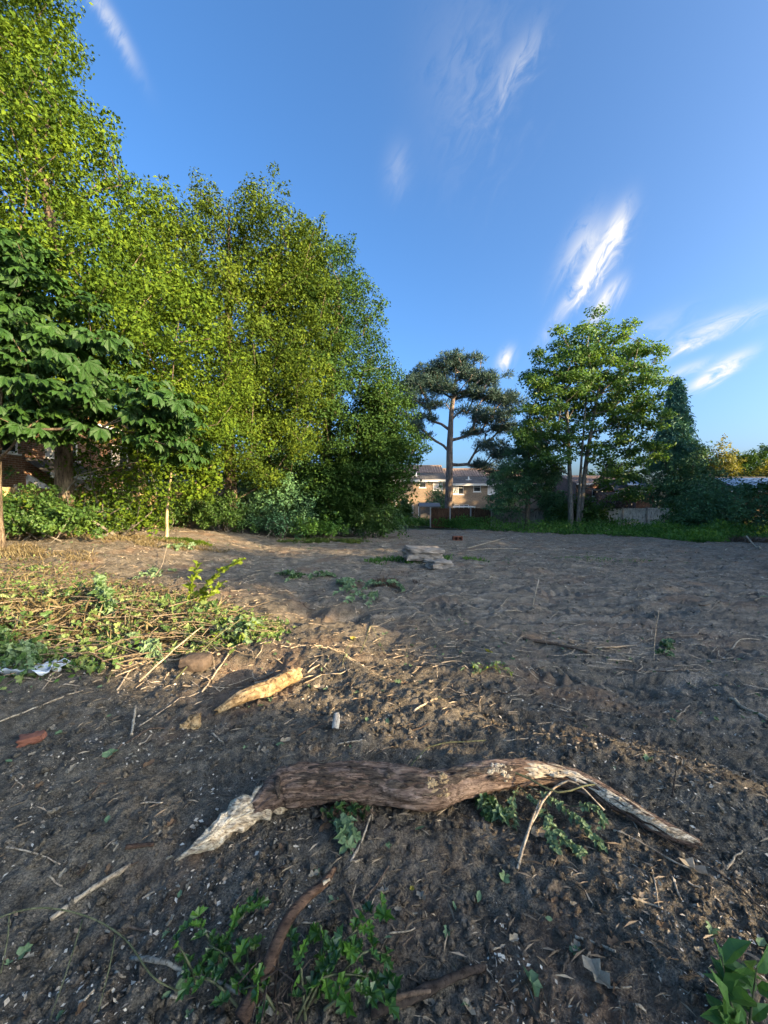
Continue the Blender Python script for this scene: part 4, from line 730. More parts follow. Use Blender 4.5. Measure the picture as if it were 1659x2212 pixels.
# ------------------------------------------------------------------ undergrowth
def bush(name, label, x, y, rx, ry, h, n, size, mat, seed, kind='diamond', asp=.6, stems=9, cat='bush', group=None, flat=.8, droop=.0):
    rng = np.random.default_rng(seed); z0 = float(H0(x, y)) - .03; root = thing(name, label, cat, (x, y, z0), group)
    C = clump_points(rng, [(0, 0, h * .45, rx, ry, h * .5), (-rx * .35, 0, h * .62, rx * .6, ry * .7, h * .36), (rx * .4, 0, h * .4, rx * .6, ry * .7, h * .38)], int(22 + rx * ry * h * 9), .24 + .1 * h, .4); C = C[C[:, 2] > .1] if (C[:, 2] > .1).any() else C
    o = unit(C - np.array([0, 0, h * .2]) + np.array([0, 0, .4])); S = np.repeat(C, 2, 0) + (np.repeat(o, 2, 0) * .7 + rng.normal(size=(2 * len(C), 3)) * .6) * (.22 + .14 * h); C2 = np.vstack([C, S]); rr = np.concatenate([(.17 + .11 * h) * (.6 + .8 * rng.random(len(C))), (.07 + .05 * h) * (.6 + rng.random(len(S)))]); V, F = crown_leaves(rng, C2, rr, n, size, (0, 0, h * .3), flat, kind, asp, .5, .5, droop); V = V[:]; zmin = H0(V[:, 0] + x, V[:, 1] + y) - z0 + .01; V[:, 2] = np.maximum(V[:, 2], zmin)
    obj('foliage', mesh_np('foliage', V, [F]), mat, root); mb = MB()
    for k in range(stems):
        c = C[rng.integers(len(C))]; b = np.array([rng.normal() * rx * .25, rng.normal() * ry * .25, 0.0]); mid = (b + c) / 2 + rng.normal(size=3) * .12 * h; mb.tube(smooth_path([b, mid, c], 6), np.linspace(.018 + .006 * h, .006, 6), 4)
    mb.build('stems', BARK_GREY, root); return root
def on(xd, yd): p = G(xd, yd); return float(p[0]), float(p[1])
BU = [  # photo x, base y, depth shift, rx, ry, h, leaves, size, mat, label
    (70, 1163, .4, 1.6, .9, 1.45, 7000, .12, L_BUSH, 'big dark bramble bush at the foot of the tallest tree'),
    (170, 1152, 1.0, 1.4, .8, 1.15, 5500, .115, L_BUSH, 'shaded bush against the timber fence below the porch'),
    (255, 1150, .6, 1.2, .7, 1.0, 4000, .12, L_LIME, 'sunlit low bush left of the thin sapling'),
    (315, 1146, .8, 1.0, .7, 1.1, 3600, .12, L_LIME, 'yellow-green sunlit shrub just beside the thin sapling'),
    (400, 1138, 1.2, 1.3, .8, 1.7, 5200, .13, L_BUSH, 'green shrub between sapling and oak trunk'),
    (470, 1136, 1.4, 1.5, .9, 2.1, 6000, .14, L_BUSH, 'leafy bush wrapped round the sunlit oak foot'),
    (560, 1146, 1.0, 1.9, 1.0, 3.0, 8500, .14, L_BUSH, 'rounded bush under the sunlit oak branches'),
    (650, 1156, 1.2, 2.0, 1.1, 3.9, 10500, .15, L_DARK, 'dark ivy-covered bush in deep shade under the oaks'),
    (740, 1160, 1.0, 2.0, 1.1, 3.8, 10500, .15, L_DARK, 'dark ivy thicket beneath the broad oak'),
    (795, 1146, 1.4, 1.6, 1.1, 2.3, 8000, .15, L_BUSH, 'mid-green thicket at the end of the tree row'),
    (822, 1150, .6, 1.1, .6, .95, 3600, .11, L_WEED, 'low bramble patch in front of the thicket at the row end'),
    (700, 1166, .3, 1.3, .5, .95, 3600, .11, L_WEED, 'low sunlit grassy bramble at the edge of the oaks'),
    (856, 1132, 1.4, 1.1, .8, 1.0, 4000, .16, L_BUSH, 'bush in front of the terrace windows left of the pine')]
for k, (xd, yd, dy, rx, ry, h, n, s, mat, lab) in enumerate(BU):
    x, y = on(xd, yd); x, y = x * (1 + dy / y), y + dy; f = min(1, 11.0 / max(-x, .1)); x, y = x * f, y * f; bush('bramble_bush' if k % 2 == 0 else 'shrub', lab, x, y, rx, ry, h, n, s, mat, 200 + k)
p = fence_at(1255); bush('shrub', 'dark shrub crowding the sycamore foot', p[0] - .4, p[1] - 1.0, 2.0, 1.1, 2.3, 7500, .18, L_BUSH, 231)
p = fence_at(1200); bush('shrub', 'low bush in front of the grey fence, left of the sycamore', p[0], p[1] - .8, 1.1, .8, 1.5, 3500, .17, L_DARK, 232)
bush('laurel_hedge', 'large dark spreading bush at the right edge of the plot', 22.4, 24.5, 3.1, 1.9, 3.3, 16000, .17, L_DARK, 233, asp=.5, stems=14)
bush('shrub', 'grey-green bush merging into the rounded evergreen', 20.4, 26.2, 1.4, 1.0, 1.7, 5000, .15, L_BUSH, 234)
bush('shrub', 'small dark garden shrub beside the shed at the pine foot', zx2(785, 41.5), 42.5, 1.0, 1.0, 3.6, 2600, .24, L_DARK, 235)
bush('shrub', 'purple-brown garden shrub below the brick house window', zx3(480, 36), 36.5, 1.5, 1.0, 2.6, 3500, .22, leaf_mat('purple_leaves', [(.03, .025, .028), (.055, .045, .045), (.08, .07, .06)], .2), 236)
bush('shrub', 'round garden shrub by the terrace patio doors', zx2(505, 43), 43.0, .9, .9, 2.6, 2600, .24, L_BUSH, 237)

bush('shrub', 'ivy and bramble hiding the foot of the sunlit oak', -8.2, 19.8, 1.2, .7, 1.7, 5200, .12, L_BUSH, 241)
bush('shrub', 'leafy bush hiding the foot of the smaller tree', -.4, 21.5, 1.4, .7, 1.8, 5600, .13, L_BUSH, 242)
bush('elder_bush', 'tall loose elder in front of the brick house and timber fence', -9.9, 13.9, 1.9, 1.0, 4.3, 4600, .14, L_LIME, 244, stems=16)
bush('elder_bush', 'loose leafy elder left of the thin sapling', -10.6, 16.6, 1.5, .9, 3.4, 3800, .14, L_BUSH, 245, stems=14)
bush('shrub', 'dark bush between the two oak trunks', -5.6, 21.0, 1.7, .9, 3.2, 8500, .14, L_DARK, 243)
def weeds():
    """rank weeds between the bare soil and the fences"""
    rng = np.random.default_rng(71); ex = np.array([780, 850, 900, 962, 1038, 1194, 1306, 1400, 1474, 1540, 1600, 1670]); ey = np.array([1128, 1134, 1137, 1142, 1145, 1153, 1155, 1161, 1168, 1172, 1168, 1166]); E = np.array([G(a, b)[:2] for a, b in zip(ex, ey)])
    n = 25000; q = rng.random(n) * (len(E) - 1.001); i = q.astype(int); f = (q - i)[:, None]; N0 = E[i] + (E[i + 1] - E[i]) * f
    xd = np.interp(q, np.arange(len(ex)), ex); FE = np.array([fence_at(a) for a in np.linspace(780, 1670, 60)]); Fp = np.stack([np.interp(xd, np.linspace(780, 1670, 60), FE[:, k]) for k in (0, 1)], -1); Fp = np.where((Fp[:, 1] > 38)[:, None], N0 + (Fp - N0) * (10 / np.maximum(np.linalg.norm(Fp - N0, axis=1), 10))[:, None], Fp)
    s = rng.random(n) ** 1.5; P2 = N0 + (Fp - N0) * s[:, None]; P2 += rng.normal(size=(n, 2)) * np.array([.10, .22]) * (.4 + 1.2 * (vn2(P2[:, :1] * .8, P2[:, 1:] * .3, 3) > .2)); hm = (.14 + .62 * sm(0, .35, s)) * (.5 + .65 * (vn2(P2[:, 0] * .7, P2[:, 1] * .7, 4) + .6)); zz = H0(P2[:, 0], P2[:, 1]) + hm * rng.random(n) ** .6
    P = np.column_stack([P2, zz]); A = unit(rng.normal(size=(n, 3)) * .7 + np.array([0, 0, .45])); N = unit(rng.normal(size=(n, 3)) + np.array([0, -.4, .7])); L = .13 + .12 * rng.random(n); V, F = scatter('diamond', P, A, N, L, L * .42)
    tag(obj('weeds', mesh_np('weeds', V, [F]), L_WEED), 'rank green nettles and brambles along the far fences', None, None, 'stuff')
weeds()
L_DRY = leaf_mat('dry_grass', [(0.0829, 0.0641, 0.0300), (0.1658, 0.1283, 0.0638), (0.2550, 0.2137, 0.1125)], .25, .7, 1.0, .4, (1, .9, .6))
L_GRASS = leaf_mat('fresh_grass', [(.04, .08, .015), (.09, .13, .022), (.16, .19, .035)], .3, .6, .8, .4)
def grass_patch(name, label, cx, cy, rx, ry, n, hgt, mat, seed, wid=.012, lean=.5):
    rng = np.random.default_rng(seed); a = rng.random(n) * 6.283; r = rng.random(n) ** .6; x = cx + np.cos(a) * r * rx + rng.normal(size=n) * .05; y = cy + np.sin(a) * r * ry + rng.normal(size=n) * .05; keep = vn2(x * 2.1, y * 2.1, seed) > -.35; x, y = x[keep], y[keep]; n = len(x)
    A = unit(np.column_stack([rng.normal(size=n) * lean, rng.normal(size=n) * lean, np.full(n, .8)])); L = hgt * (.4 + .9 * rng.random(n)); V, F = scatter('diamond', np.column_stack([x, y, H(x, y) - .01]), A, rng.normal(size=(n, 3)), L, wid * (.6 + .8 * rng.random(n)))
    tag(obj(name, mesh_np(name, V, [F]), mat), label, None, None, 'stuff')
for k, (xd, yd, rx, ry, n, h, mat, w, lab) in enumerate([(300, 1168, 3.2, 1.1, 5000, .16, L_DRY, .02, 'dry straw-coloured grass in the sunlit strip below the sapling'), (700, 1172, 2.2, .8, 3600, .20, L_GRASS, .022, 'short sunlit grass fringing the oaks'), (850, 1214, .9, .5, 520, .16, L_WEED, .035, 'green sprouts left of the broken concrete'), (985, 1208, 1.0, .55, 520, .14, L_WEED, .035, 'green sprouts right of the broken concrete'), (395, 1170, 1.1, .4, 1500, .14, L_LIME, .03, 'pale green cut stems by the sapling foot'),
                                              (60, 1195, 1.8, .7, 1500, .16, L_DRY, .016, 'dry stalks at the far edge of the cuttings heap'), (1300, 1208, 1.6, .5, 500, .06, L_WEED, .02, 'thin green seedlings on the open field'), (850, 1262, .5, .4, 1500, .12, leaf_mat('rusty_roots', [(.05, .03, .018), (.10, .065, .04), (.17, .11, .07)], .1), .008, 'rusty brown root mat on the soil'), (1620, 1172, 1.6, .8, 2600, .3, leaf_mat('dead_brush', [(.06, .045, .032), (.12, .09, .065), (.2, .16, .12)], .1), .02, 'heap of dead brown brush at the right edge')]):
    x, y = on(xd, yd); grass_patch('grass' if mat in (L_DRY, L_GRASS, L_LIME) else 'sprouts', lab, x, y, rx, ry, n, h, mat, 300 + k, w, .9 if k in (7, 8) else .5)
# ------------------------------------------------------------------ foreground wood
BARK_LOG = wood_mat('rotten_log_bark', [(.042, .028, .020), (.155, .105, .076), (.36, .265, .20)], (7, 45, 45), .92, .9, .012, 8, 1.2)
WOOD_TORN = wood_mat('torn_pale_wood', [(.13, .085, .05), (.46, .38, .26), (.76, .69, .54)], (14, 60, 60), .85, .8, .008, 8, .6)
WOOD_ORANGE = wood_mat('rotten_yellow_wood', [(.10, .06, .03), (.29, .20, .10), (.48, .385, .23)], (12, 12, 12), .88, .8, .012, 8, .8)
WOOD_SPLIT = wood_mat('split_brown_wood', [(.02, .015, .011), (.075, .055, .04), (.20, .155, .11)], (8, 60, 60), .9, .9, .01)
TWIG_PALE = wood_mat('pale_twig', [(.20, .15, .10), (.36, .29, .20), (.52, .45, .34)], (30, 30, 30), .8, .3, .003); TWIG_BROWN = wood_mat('brown_twig', [(.05, .035, .025), (.115, .08, .055), (.2, .15, .105)], (30, 30, 30), .85, .4, .003)
TWIG_GREEN = wood_mat('green_stem', [(.05, .06, .028), (.10, .105, .05), (.17, .165, .09)], (20, 20, 20), .6, .2, .002); TWIG_RED = wood_mat('red_brown_branch', [(.028, .017, .012), (.07, .043, .029), (.14, .09, .06)], (12, 40, 40), .85, .8, .008); TWIG_DARK = wood_mat('dark_twig', [(.02, .015, .012), (.045, .034, .027), (.09, .07, .055)], (30, 30, 30), .9, .4, .003)

def log_mesh(name, P, rad, k=40, n=150, seed=0, amp=.10, prof=None, jag=(0, 0), fib=14):
    P = smooth_path(P, n); rad = np.interp(np.linspace(0, 1, n), np.linspace(0, 1, len(rad)), rad); V, F = tube_arrays(P, rad, k); V = V.reshape(n, k, 3); th = np.arange(k) / k * 2 * math.pi; s = np.concatenate([[0], np.cumsum(np.linalg.norm(np.diff(P, axis=0), axis=1))]); S, TH = np.meshgrid(s, th, indexing='ij')
    cx, cy = np.cos(TH + S * .8), np.sin(TH + S * .8); r = 1 + amp * .9 * vn3(cx * 1.6, cy * 1.6, S * 5, seed) + amp * .6 * vn3(cx * fib / 3, cy * fib / 3, S * 4, seed + 1) + amp * .45 * vn3(cx * fib, cy * fib, S * 9, seed + 2) + amp * .25 * vn3(cx * 9, cy * 9, S * 60, seed + 3)
    if prof is not None: r = r * prof(S / s[-1], TH)
    V = P[:, None] + (V - P[:, None]) * r[..., None]; T = np.gradient(P, axis=0); T = unit(T)
    for e, j in ((0, jag[0]), (1, jag[1])):
        if j <= 0: continue
        d = np.maximum(0, vn2(th * 3.3, th * 0 + 3.3 + e, seed + 9) + .3 * vn2(th * 9, th * 0, seed + 10)) * j; w = np.exp(-(s if e == 0 else s[-1] - s) / (j * .8 + 1e-6)); V = V + (w[:, None] * d[None])[..., None] * (T[0] * -1 if e == 0 else T[-1])
    V = V.reshape(-1, 3); c0, c1 = P[0] + T[0] * rad[0] * .3, P[-1] - T[-1] * rad[-1] * .3; V = np.vstack([V, c0, c1]); a = np.arange(k); m = n * k
    F3 = np.vstack([np.stack([a * 0 + m, (a + 1) % k, a], -1), np.stack([a * 0 + m + 1, (n - 1) * k + a, (n - 1) * k + (a + 1) % k], -1)])
    return mesh_np(name, V, [F, F3], True)
def local(P, o): return np.asarray(P, float) - np.asarray(o, float)
LOGC = [(a, b, r * .90) for a, b, r in [(545, 1784, .040), (572, 1772, .074), (600, 1762, .096), (640, 1760, .106), (700, 1757, .104), (800, 1752, .098), (880, 1768, .096), (950, 1768, .092), (1030, 1742, .082), (1110, 1722, .074), (1180, 1716, .066), (1260, 1732, .058), (1340, 1770, .050), (1420, 1812, .043), (1508, 1846, .026)]]
def ctr(xd, yb, r, lift=0.0): g = G(xd, yb); return np.array([g[0], g[1] + r * .75, (H0(g[0], g[1]) + g[2]) * .5 + r * .92 + lift])
def big_log():
    C = np.array([ctr(*c, .015) for c in LOGC]); C[:, 2] = np.convolve(np.pad(C[:, 2], 1, 'edge'), [.25, .5, .25], 'valid'); o = np.array([C[5][0], C[5][1], C[5][2] - .09]); root = thing('fallen_log', 'long dark rotten log with torn pale left end lying on the spoil', 'log', o); rad = [c[2] for c in LOGC]
    def prof(s, th):
        d = np.angle(np.exp(1j * (th - (-.35)))); flat = np.exp(-(d / 1.0) ** 2) * sm(.62, .78, s) * .62; knot = .16 * np.exp(-((s - .20) / .03) ** 2 - ((np.angle(np.exp(1j * (th - 1.0)))) / .35) ** 2) + .14 * np.exp(-((s - .145) / .018) ** 2 - ((np.angle(np.exp(1j * (th - .9)))) / .22) ** 2)
        ridge = .25 * np.exp(-(np.angle(np.exp(1j * (th - 1.1))) / .25) ** 2) * sm(.6, .75, s) * (.5 + .5 * vn2(s * 40, th * 0, 3)); dip = -.12 * np.exp(-((s - .47) / .05) ** 2); return 1 - flat + knot + ridge + dip
    obj('bark', log_mesh('bark', local(C, o), rad, 64, 320, 3, .22, prof, (.02, .03), 18), BARK_LOG, root)
    T = [(606, 1752, .074), (575, 1768, .070), (530, 1790, .056), (490, 1812, .046), (455, 1838, .034), (425, 1850, .022), (396, 1862, .007)]; T = [(a, b, r * .88) for a, b, r in T]; C2 = np.array([ctr(*c, .012) for c in T]); C2[:, 1] -= .012
    def prof2(s, th): a = np.abs(np.sin(th - .9)); return (.42 + .62 * (1 - a ** 1.5)) * (1 + .28 * vn2(s * 13, th * 2.2, 8) + .22 * vn2(s * 5, th * 7, 9) + .16 * vn2(s * 22, th * 14, 10)) * np.where(s < .12, .75 + s * 2.1, 1)
    obj('torn_end', log_mesh('torn_end', local(C2, o), [c[2] for c in T], 64, 160, 12, .34, prof2, (.07, .05), 26), WOOD_TORN, root)
    rng = np.random.default_rng(2)   # ragged pale teeth at the tear and along the hollow end
    def splinters(nm, mat, cnt, xr, yr, ln, up=0.0):
        mb = MB()
        for q in range(cnt):
            f = rng.random(); xd = xr[0] + (xr[1] - xr[0]) * f; yd = np.interp(xd, *yr) + rng.normal() * 5; g = G(xd, yd); i = np.interp(xd, [c[0] for c in LOGC], np.arange(len(LOGC))); cc = np.array([np.interp(i, np.arange(len(LOGC)), C[:, a]) for a in range(3)]); r = np.interp(i, np.arange(len(LOGC)), rad)
            d = unit(np.array([np.interp(min(i + .6, len(LOGC) - 1), np.arange(len(LOGC)), C[:, a]) for a in range(3)]) - cc + 1e-6); an = 1.0 + rng.normal() * .35; nrm = np.array([0, -math.cos(an), math.sin(an)]); p = cc + nrm * r * (1.02 + up) - o; L = ln * (.4 + rng.random()); w = .006 + .010 * rng.random(); b = unit(np.cross(d, nrm))
            mb.add([p - d * L * .5, p + b * w + nrm * .003, p + d * L * .5 + nrm * .006 * rng.random(), p - b * w + nrm * .004, p + nrm * (.006 + .006 * rng.random())], [[(0, 1, 4), (1, 2, 4), (2, 3, 4), (3, 0, 4)]])
        mb.build(nm, mat, root)
    splinters('splinters', WOOD_TORN, 26, (1150, 1215), ([1130, 1215], [1690, 1700]), .10); splinters('torn_edge', WOOD_TORN, 30, (1220, 1480), ([1200, 1500], [1740, 1830]), .13); splinters('bark_flakes', WOOD_SPLIT, 120, (600, 1120), ([600, 1120], [1740, 1720]), .09, -.01)
    splinters('rotten_patch', WOOD_ORANGE, 40, (925, 965), ([900, 1000], [1740, 1740]), .035); splinters('worn_patch', WOOD_TORN, 34, (1055, 1105), ([1000, 1200], [1720, 1720]), .03)
    mb = MB(); kp = C[2] * .85 + C[3] * .15 - o + np.array([-.02, -.05, .085]); mb.tube([kp, kp + np.array([.012, -.045, .0]), kp + np.array([.03, -.085, -.035])], [.016, .015, .008], 7); mb.build('branch_stub', WOOD_SPLIT, root, True)
big_log()
def lying_log(name, label, pts, rad, mat, seed, amp=.15, cat='log', jag=(.04, .05)):
    C = np.array([ctr(x, y, r) for (x, y), r in zip(pts, rad)]); o = np.array([*C.mean(0)[:2], C[:, 2].min() - max(rad) * .9]); obj_ = obj(name, log_mesh(name, local(C, o), rad, 40, 110, seed, amp, None, jag, 12), mat, None, o); return tag(obj_, label, cat)
lying_log('short_log', 'short crumbling yellow log lit by the sun', [(468, 1550), (520, 1532), (575, 1510), (612, 1494), (640, 1478)], [.018, .050, .055, .060, .055], WOOD_ORANGE, 41, .2)
def rock_mesh(name, sx, sy, sz, seed, sub=12, amp=.2, box=.6):
    g = np.linspace(-1, 1, sub + 1); V = []; F = []; n = 0
    for ax in range(3):
        for sgn in (-1, 1):
            A, B = np.meshgrid(g, g, indexing='ij'); c = np.full_like(A, sgn); q = [None] * 3; q[ax] = c; q[(ax + 1) % 3] = A; q[(ax + 2) % 3] = B if sgn > 0 else -B; V.append(np.stack(q, -1).reshape(-1, 3)); m = sub + 1; i = np.arange(sub)[:, None] * m + np.arange(sub)[None]; F.append(np.stack([i, i + m, i + m + 1, i + 1], -1).reshape(-1, 4) + n); n += m * m
    V = np.concatenate(V); sp = unit(V); V = V * box + sp * (1 - box) * 1.15; d = 1 + amp * (vn3(sp[:, 0] * 1.7, sp[:, 1] * 1.7, sp[:, 2] * 1.7, seed) + .6 * vn3(sp[:, 0] * 4, sp[:, 1] * 4, sp[:, 2] * 4, seed + 1) + .35 * vn3(sp[:, 0] * 9, sp[:, 1] * 9, sp[:, 2] * 9, seed + 2)); V = V * d[:, None] * np.array([sx, sy, sz]); return mesh_np(name, V, [np.concatenate(F)], True)
def rock(name, label, cat, xd, yd, sx, sy, sz, mat, seed, sink=.3, rz=0, rot=(0, 0), **k):
    p = G(xd, yd); o = obj(name, rock_mesh(name, sx, sy, sz, seed, **k), mat, None, (p[0], p[1] + sy * .5, p[2] + sz * (1 - sink))); o.rotation_euler = (rot[0], rot[1], rz); return tag(o, label, cat)
ROCKM = plain_mat('broken_concrete', (.24, .205, .165), .95, .45, 5, .9, .04); BRICKM = plain_mat('red_brick_fragment', (.19, .075, .045), .9, .35, 18, .6, .01); CLOD = plain_mat('soil_clod', (.075, .055, .04), .95, .35, 14, .8, .02)
rock('concrete_rubble', 'large broken concrete lump on the field, upper of two', 'rubble', 916, 1216, .56, .36, .20, ROCKM, 5, .0, .1, (.04, .08), amp=.2, box=.66, sub=24)
bpy.data.objects['concrete_rubble'].location.z += .08
rock('concrete_rubble', 'flat broken concrete lump propping the larger one', 'rubble', 950, 1226, .34, .30, .10, ROCKM, 9, .25, .4, amp=.3, box=.6, sub=18)
rock('brick_fragment', 'broken red brick fragment on the dark soil', 'brick', 62, 1606, .062, .04, .026, BRICKM, 15, .3, .5, amp=.25); rock('wood_chunk', 'crumbling yellow lump beside the short log', 'wood', 416, 1572, .045, .035, .04, WOOD_ORANGE, 18, .2, .2, amp=.3, box=.4); rock('wood_chunk', 'small rotten brown lump touching the yellow lump', 'wood', 398, 1574, .025, .022, .02, WOOD_ORANGE, 19, .2, amp=.3, box=.4)
rock('soil_clod', 'rounded smooth brown clod below the cuttings heap', 'clod', 418, 1446, .13, .10, .07, CLOD, 24, .35, amp=.1, box=.3)
p = G(724, 1580); o = obj('wood_block', log_mesh('wood_block', [(0, 0, 0), (.004, .03, .03), (.002, .075, .058)], [.023, .026, .022], 14, 26, 71, .16, None, (.006, .006), 6), wood_mat('grey_wood', [(.25, .22, .18), (.42, .39, .33), (.56, .52, .45)], (60, 12, 12)), None, (p[0], p[1], p[2] + .015)); tag(o, 'stubby pale grey cut wood block on the soil', 'wood')
def clay_block():
    p = G(990, 1167); r = thing('clay_block', 'red clay hollow block lying at the far side of the field', 'block', (p[0] - .25, p[1], p[2] - .02)); r.rotation_euler = (0, 0, .12); mb = wall_mesh('b', 0, .5, 0, .26, [(.05, .22, .06, .21), (.28, .45, .06, .21)], .25); mb.add([(0, 0, 0), (.5, 0, 0), (.5, .26, 0), (0, .26, 0), (0, 0, .26), (.5, 0, .26), (.5, .26, .26), (0, .26, .26)], [[(0, 3, 7, 4), (1, 5, 6, 2), (4, 7, 6, 5), (2, 6, 7, 3)]]); mb.build('body', BRICKM, r)
    MB().box(.0, .5, .27, .50, .0, .05).build('broken_flange', BRICKM, r)
clay_block()

# ------------------------------------------------------------------ sticks, one object each
def stick(name, label, pts, r0, r1, mat, cat='stick', group=None, n=14, k=7, wob=.0022, seed=0):
    """pts: (photo x, photo y, lift) on the ground"""
    rng = np.random.default_rng(seed + int(pts[0][0]) * 13 + int(pts[0][1])); W = np.array([G(a, b, c) for a, b, *cc in pts for c in [cc[0] if cc else r0 * .9]]); C = smooth_path(W, n); L = np.linalg.norm(np.diff(C, axis=0), axis=1).sum(); C = C + rng.normal(size=C.shape) * wob * min(1, L); zg = H(C[:, 0], C[:, 1]) + min(r0, r1) * .4; C[:, 2] = np.maximum(C[:, 2], zg); rr = np.linspace(r0, r1, n) * (1 + .12 * rng.normal(size=n)); o = C[n // 2].copy(); mb = MB(); mb.tube(C - o, np.maximum(rr, .001), k)
    ob = mb.build(name, mat, None, True, o); return tag(ob, label, cat, group)
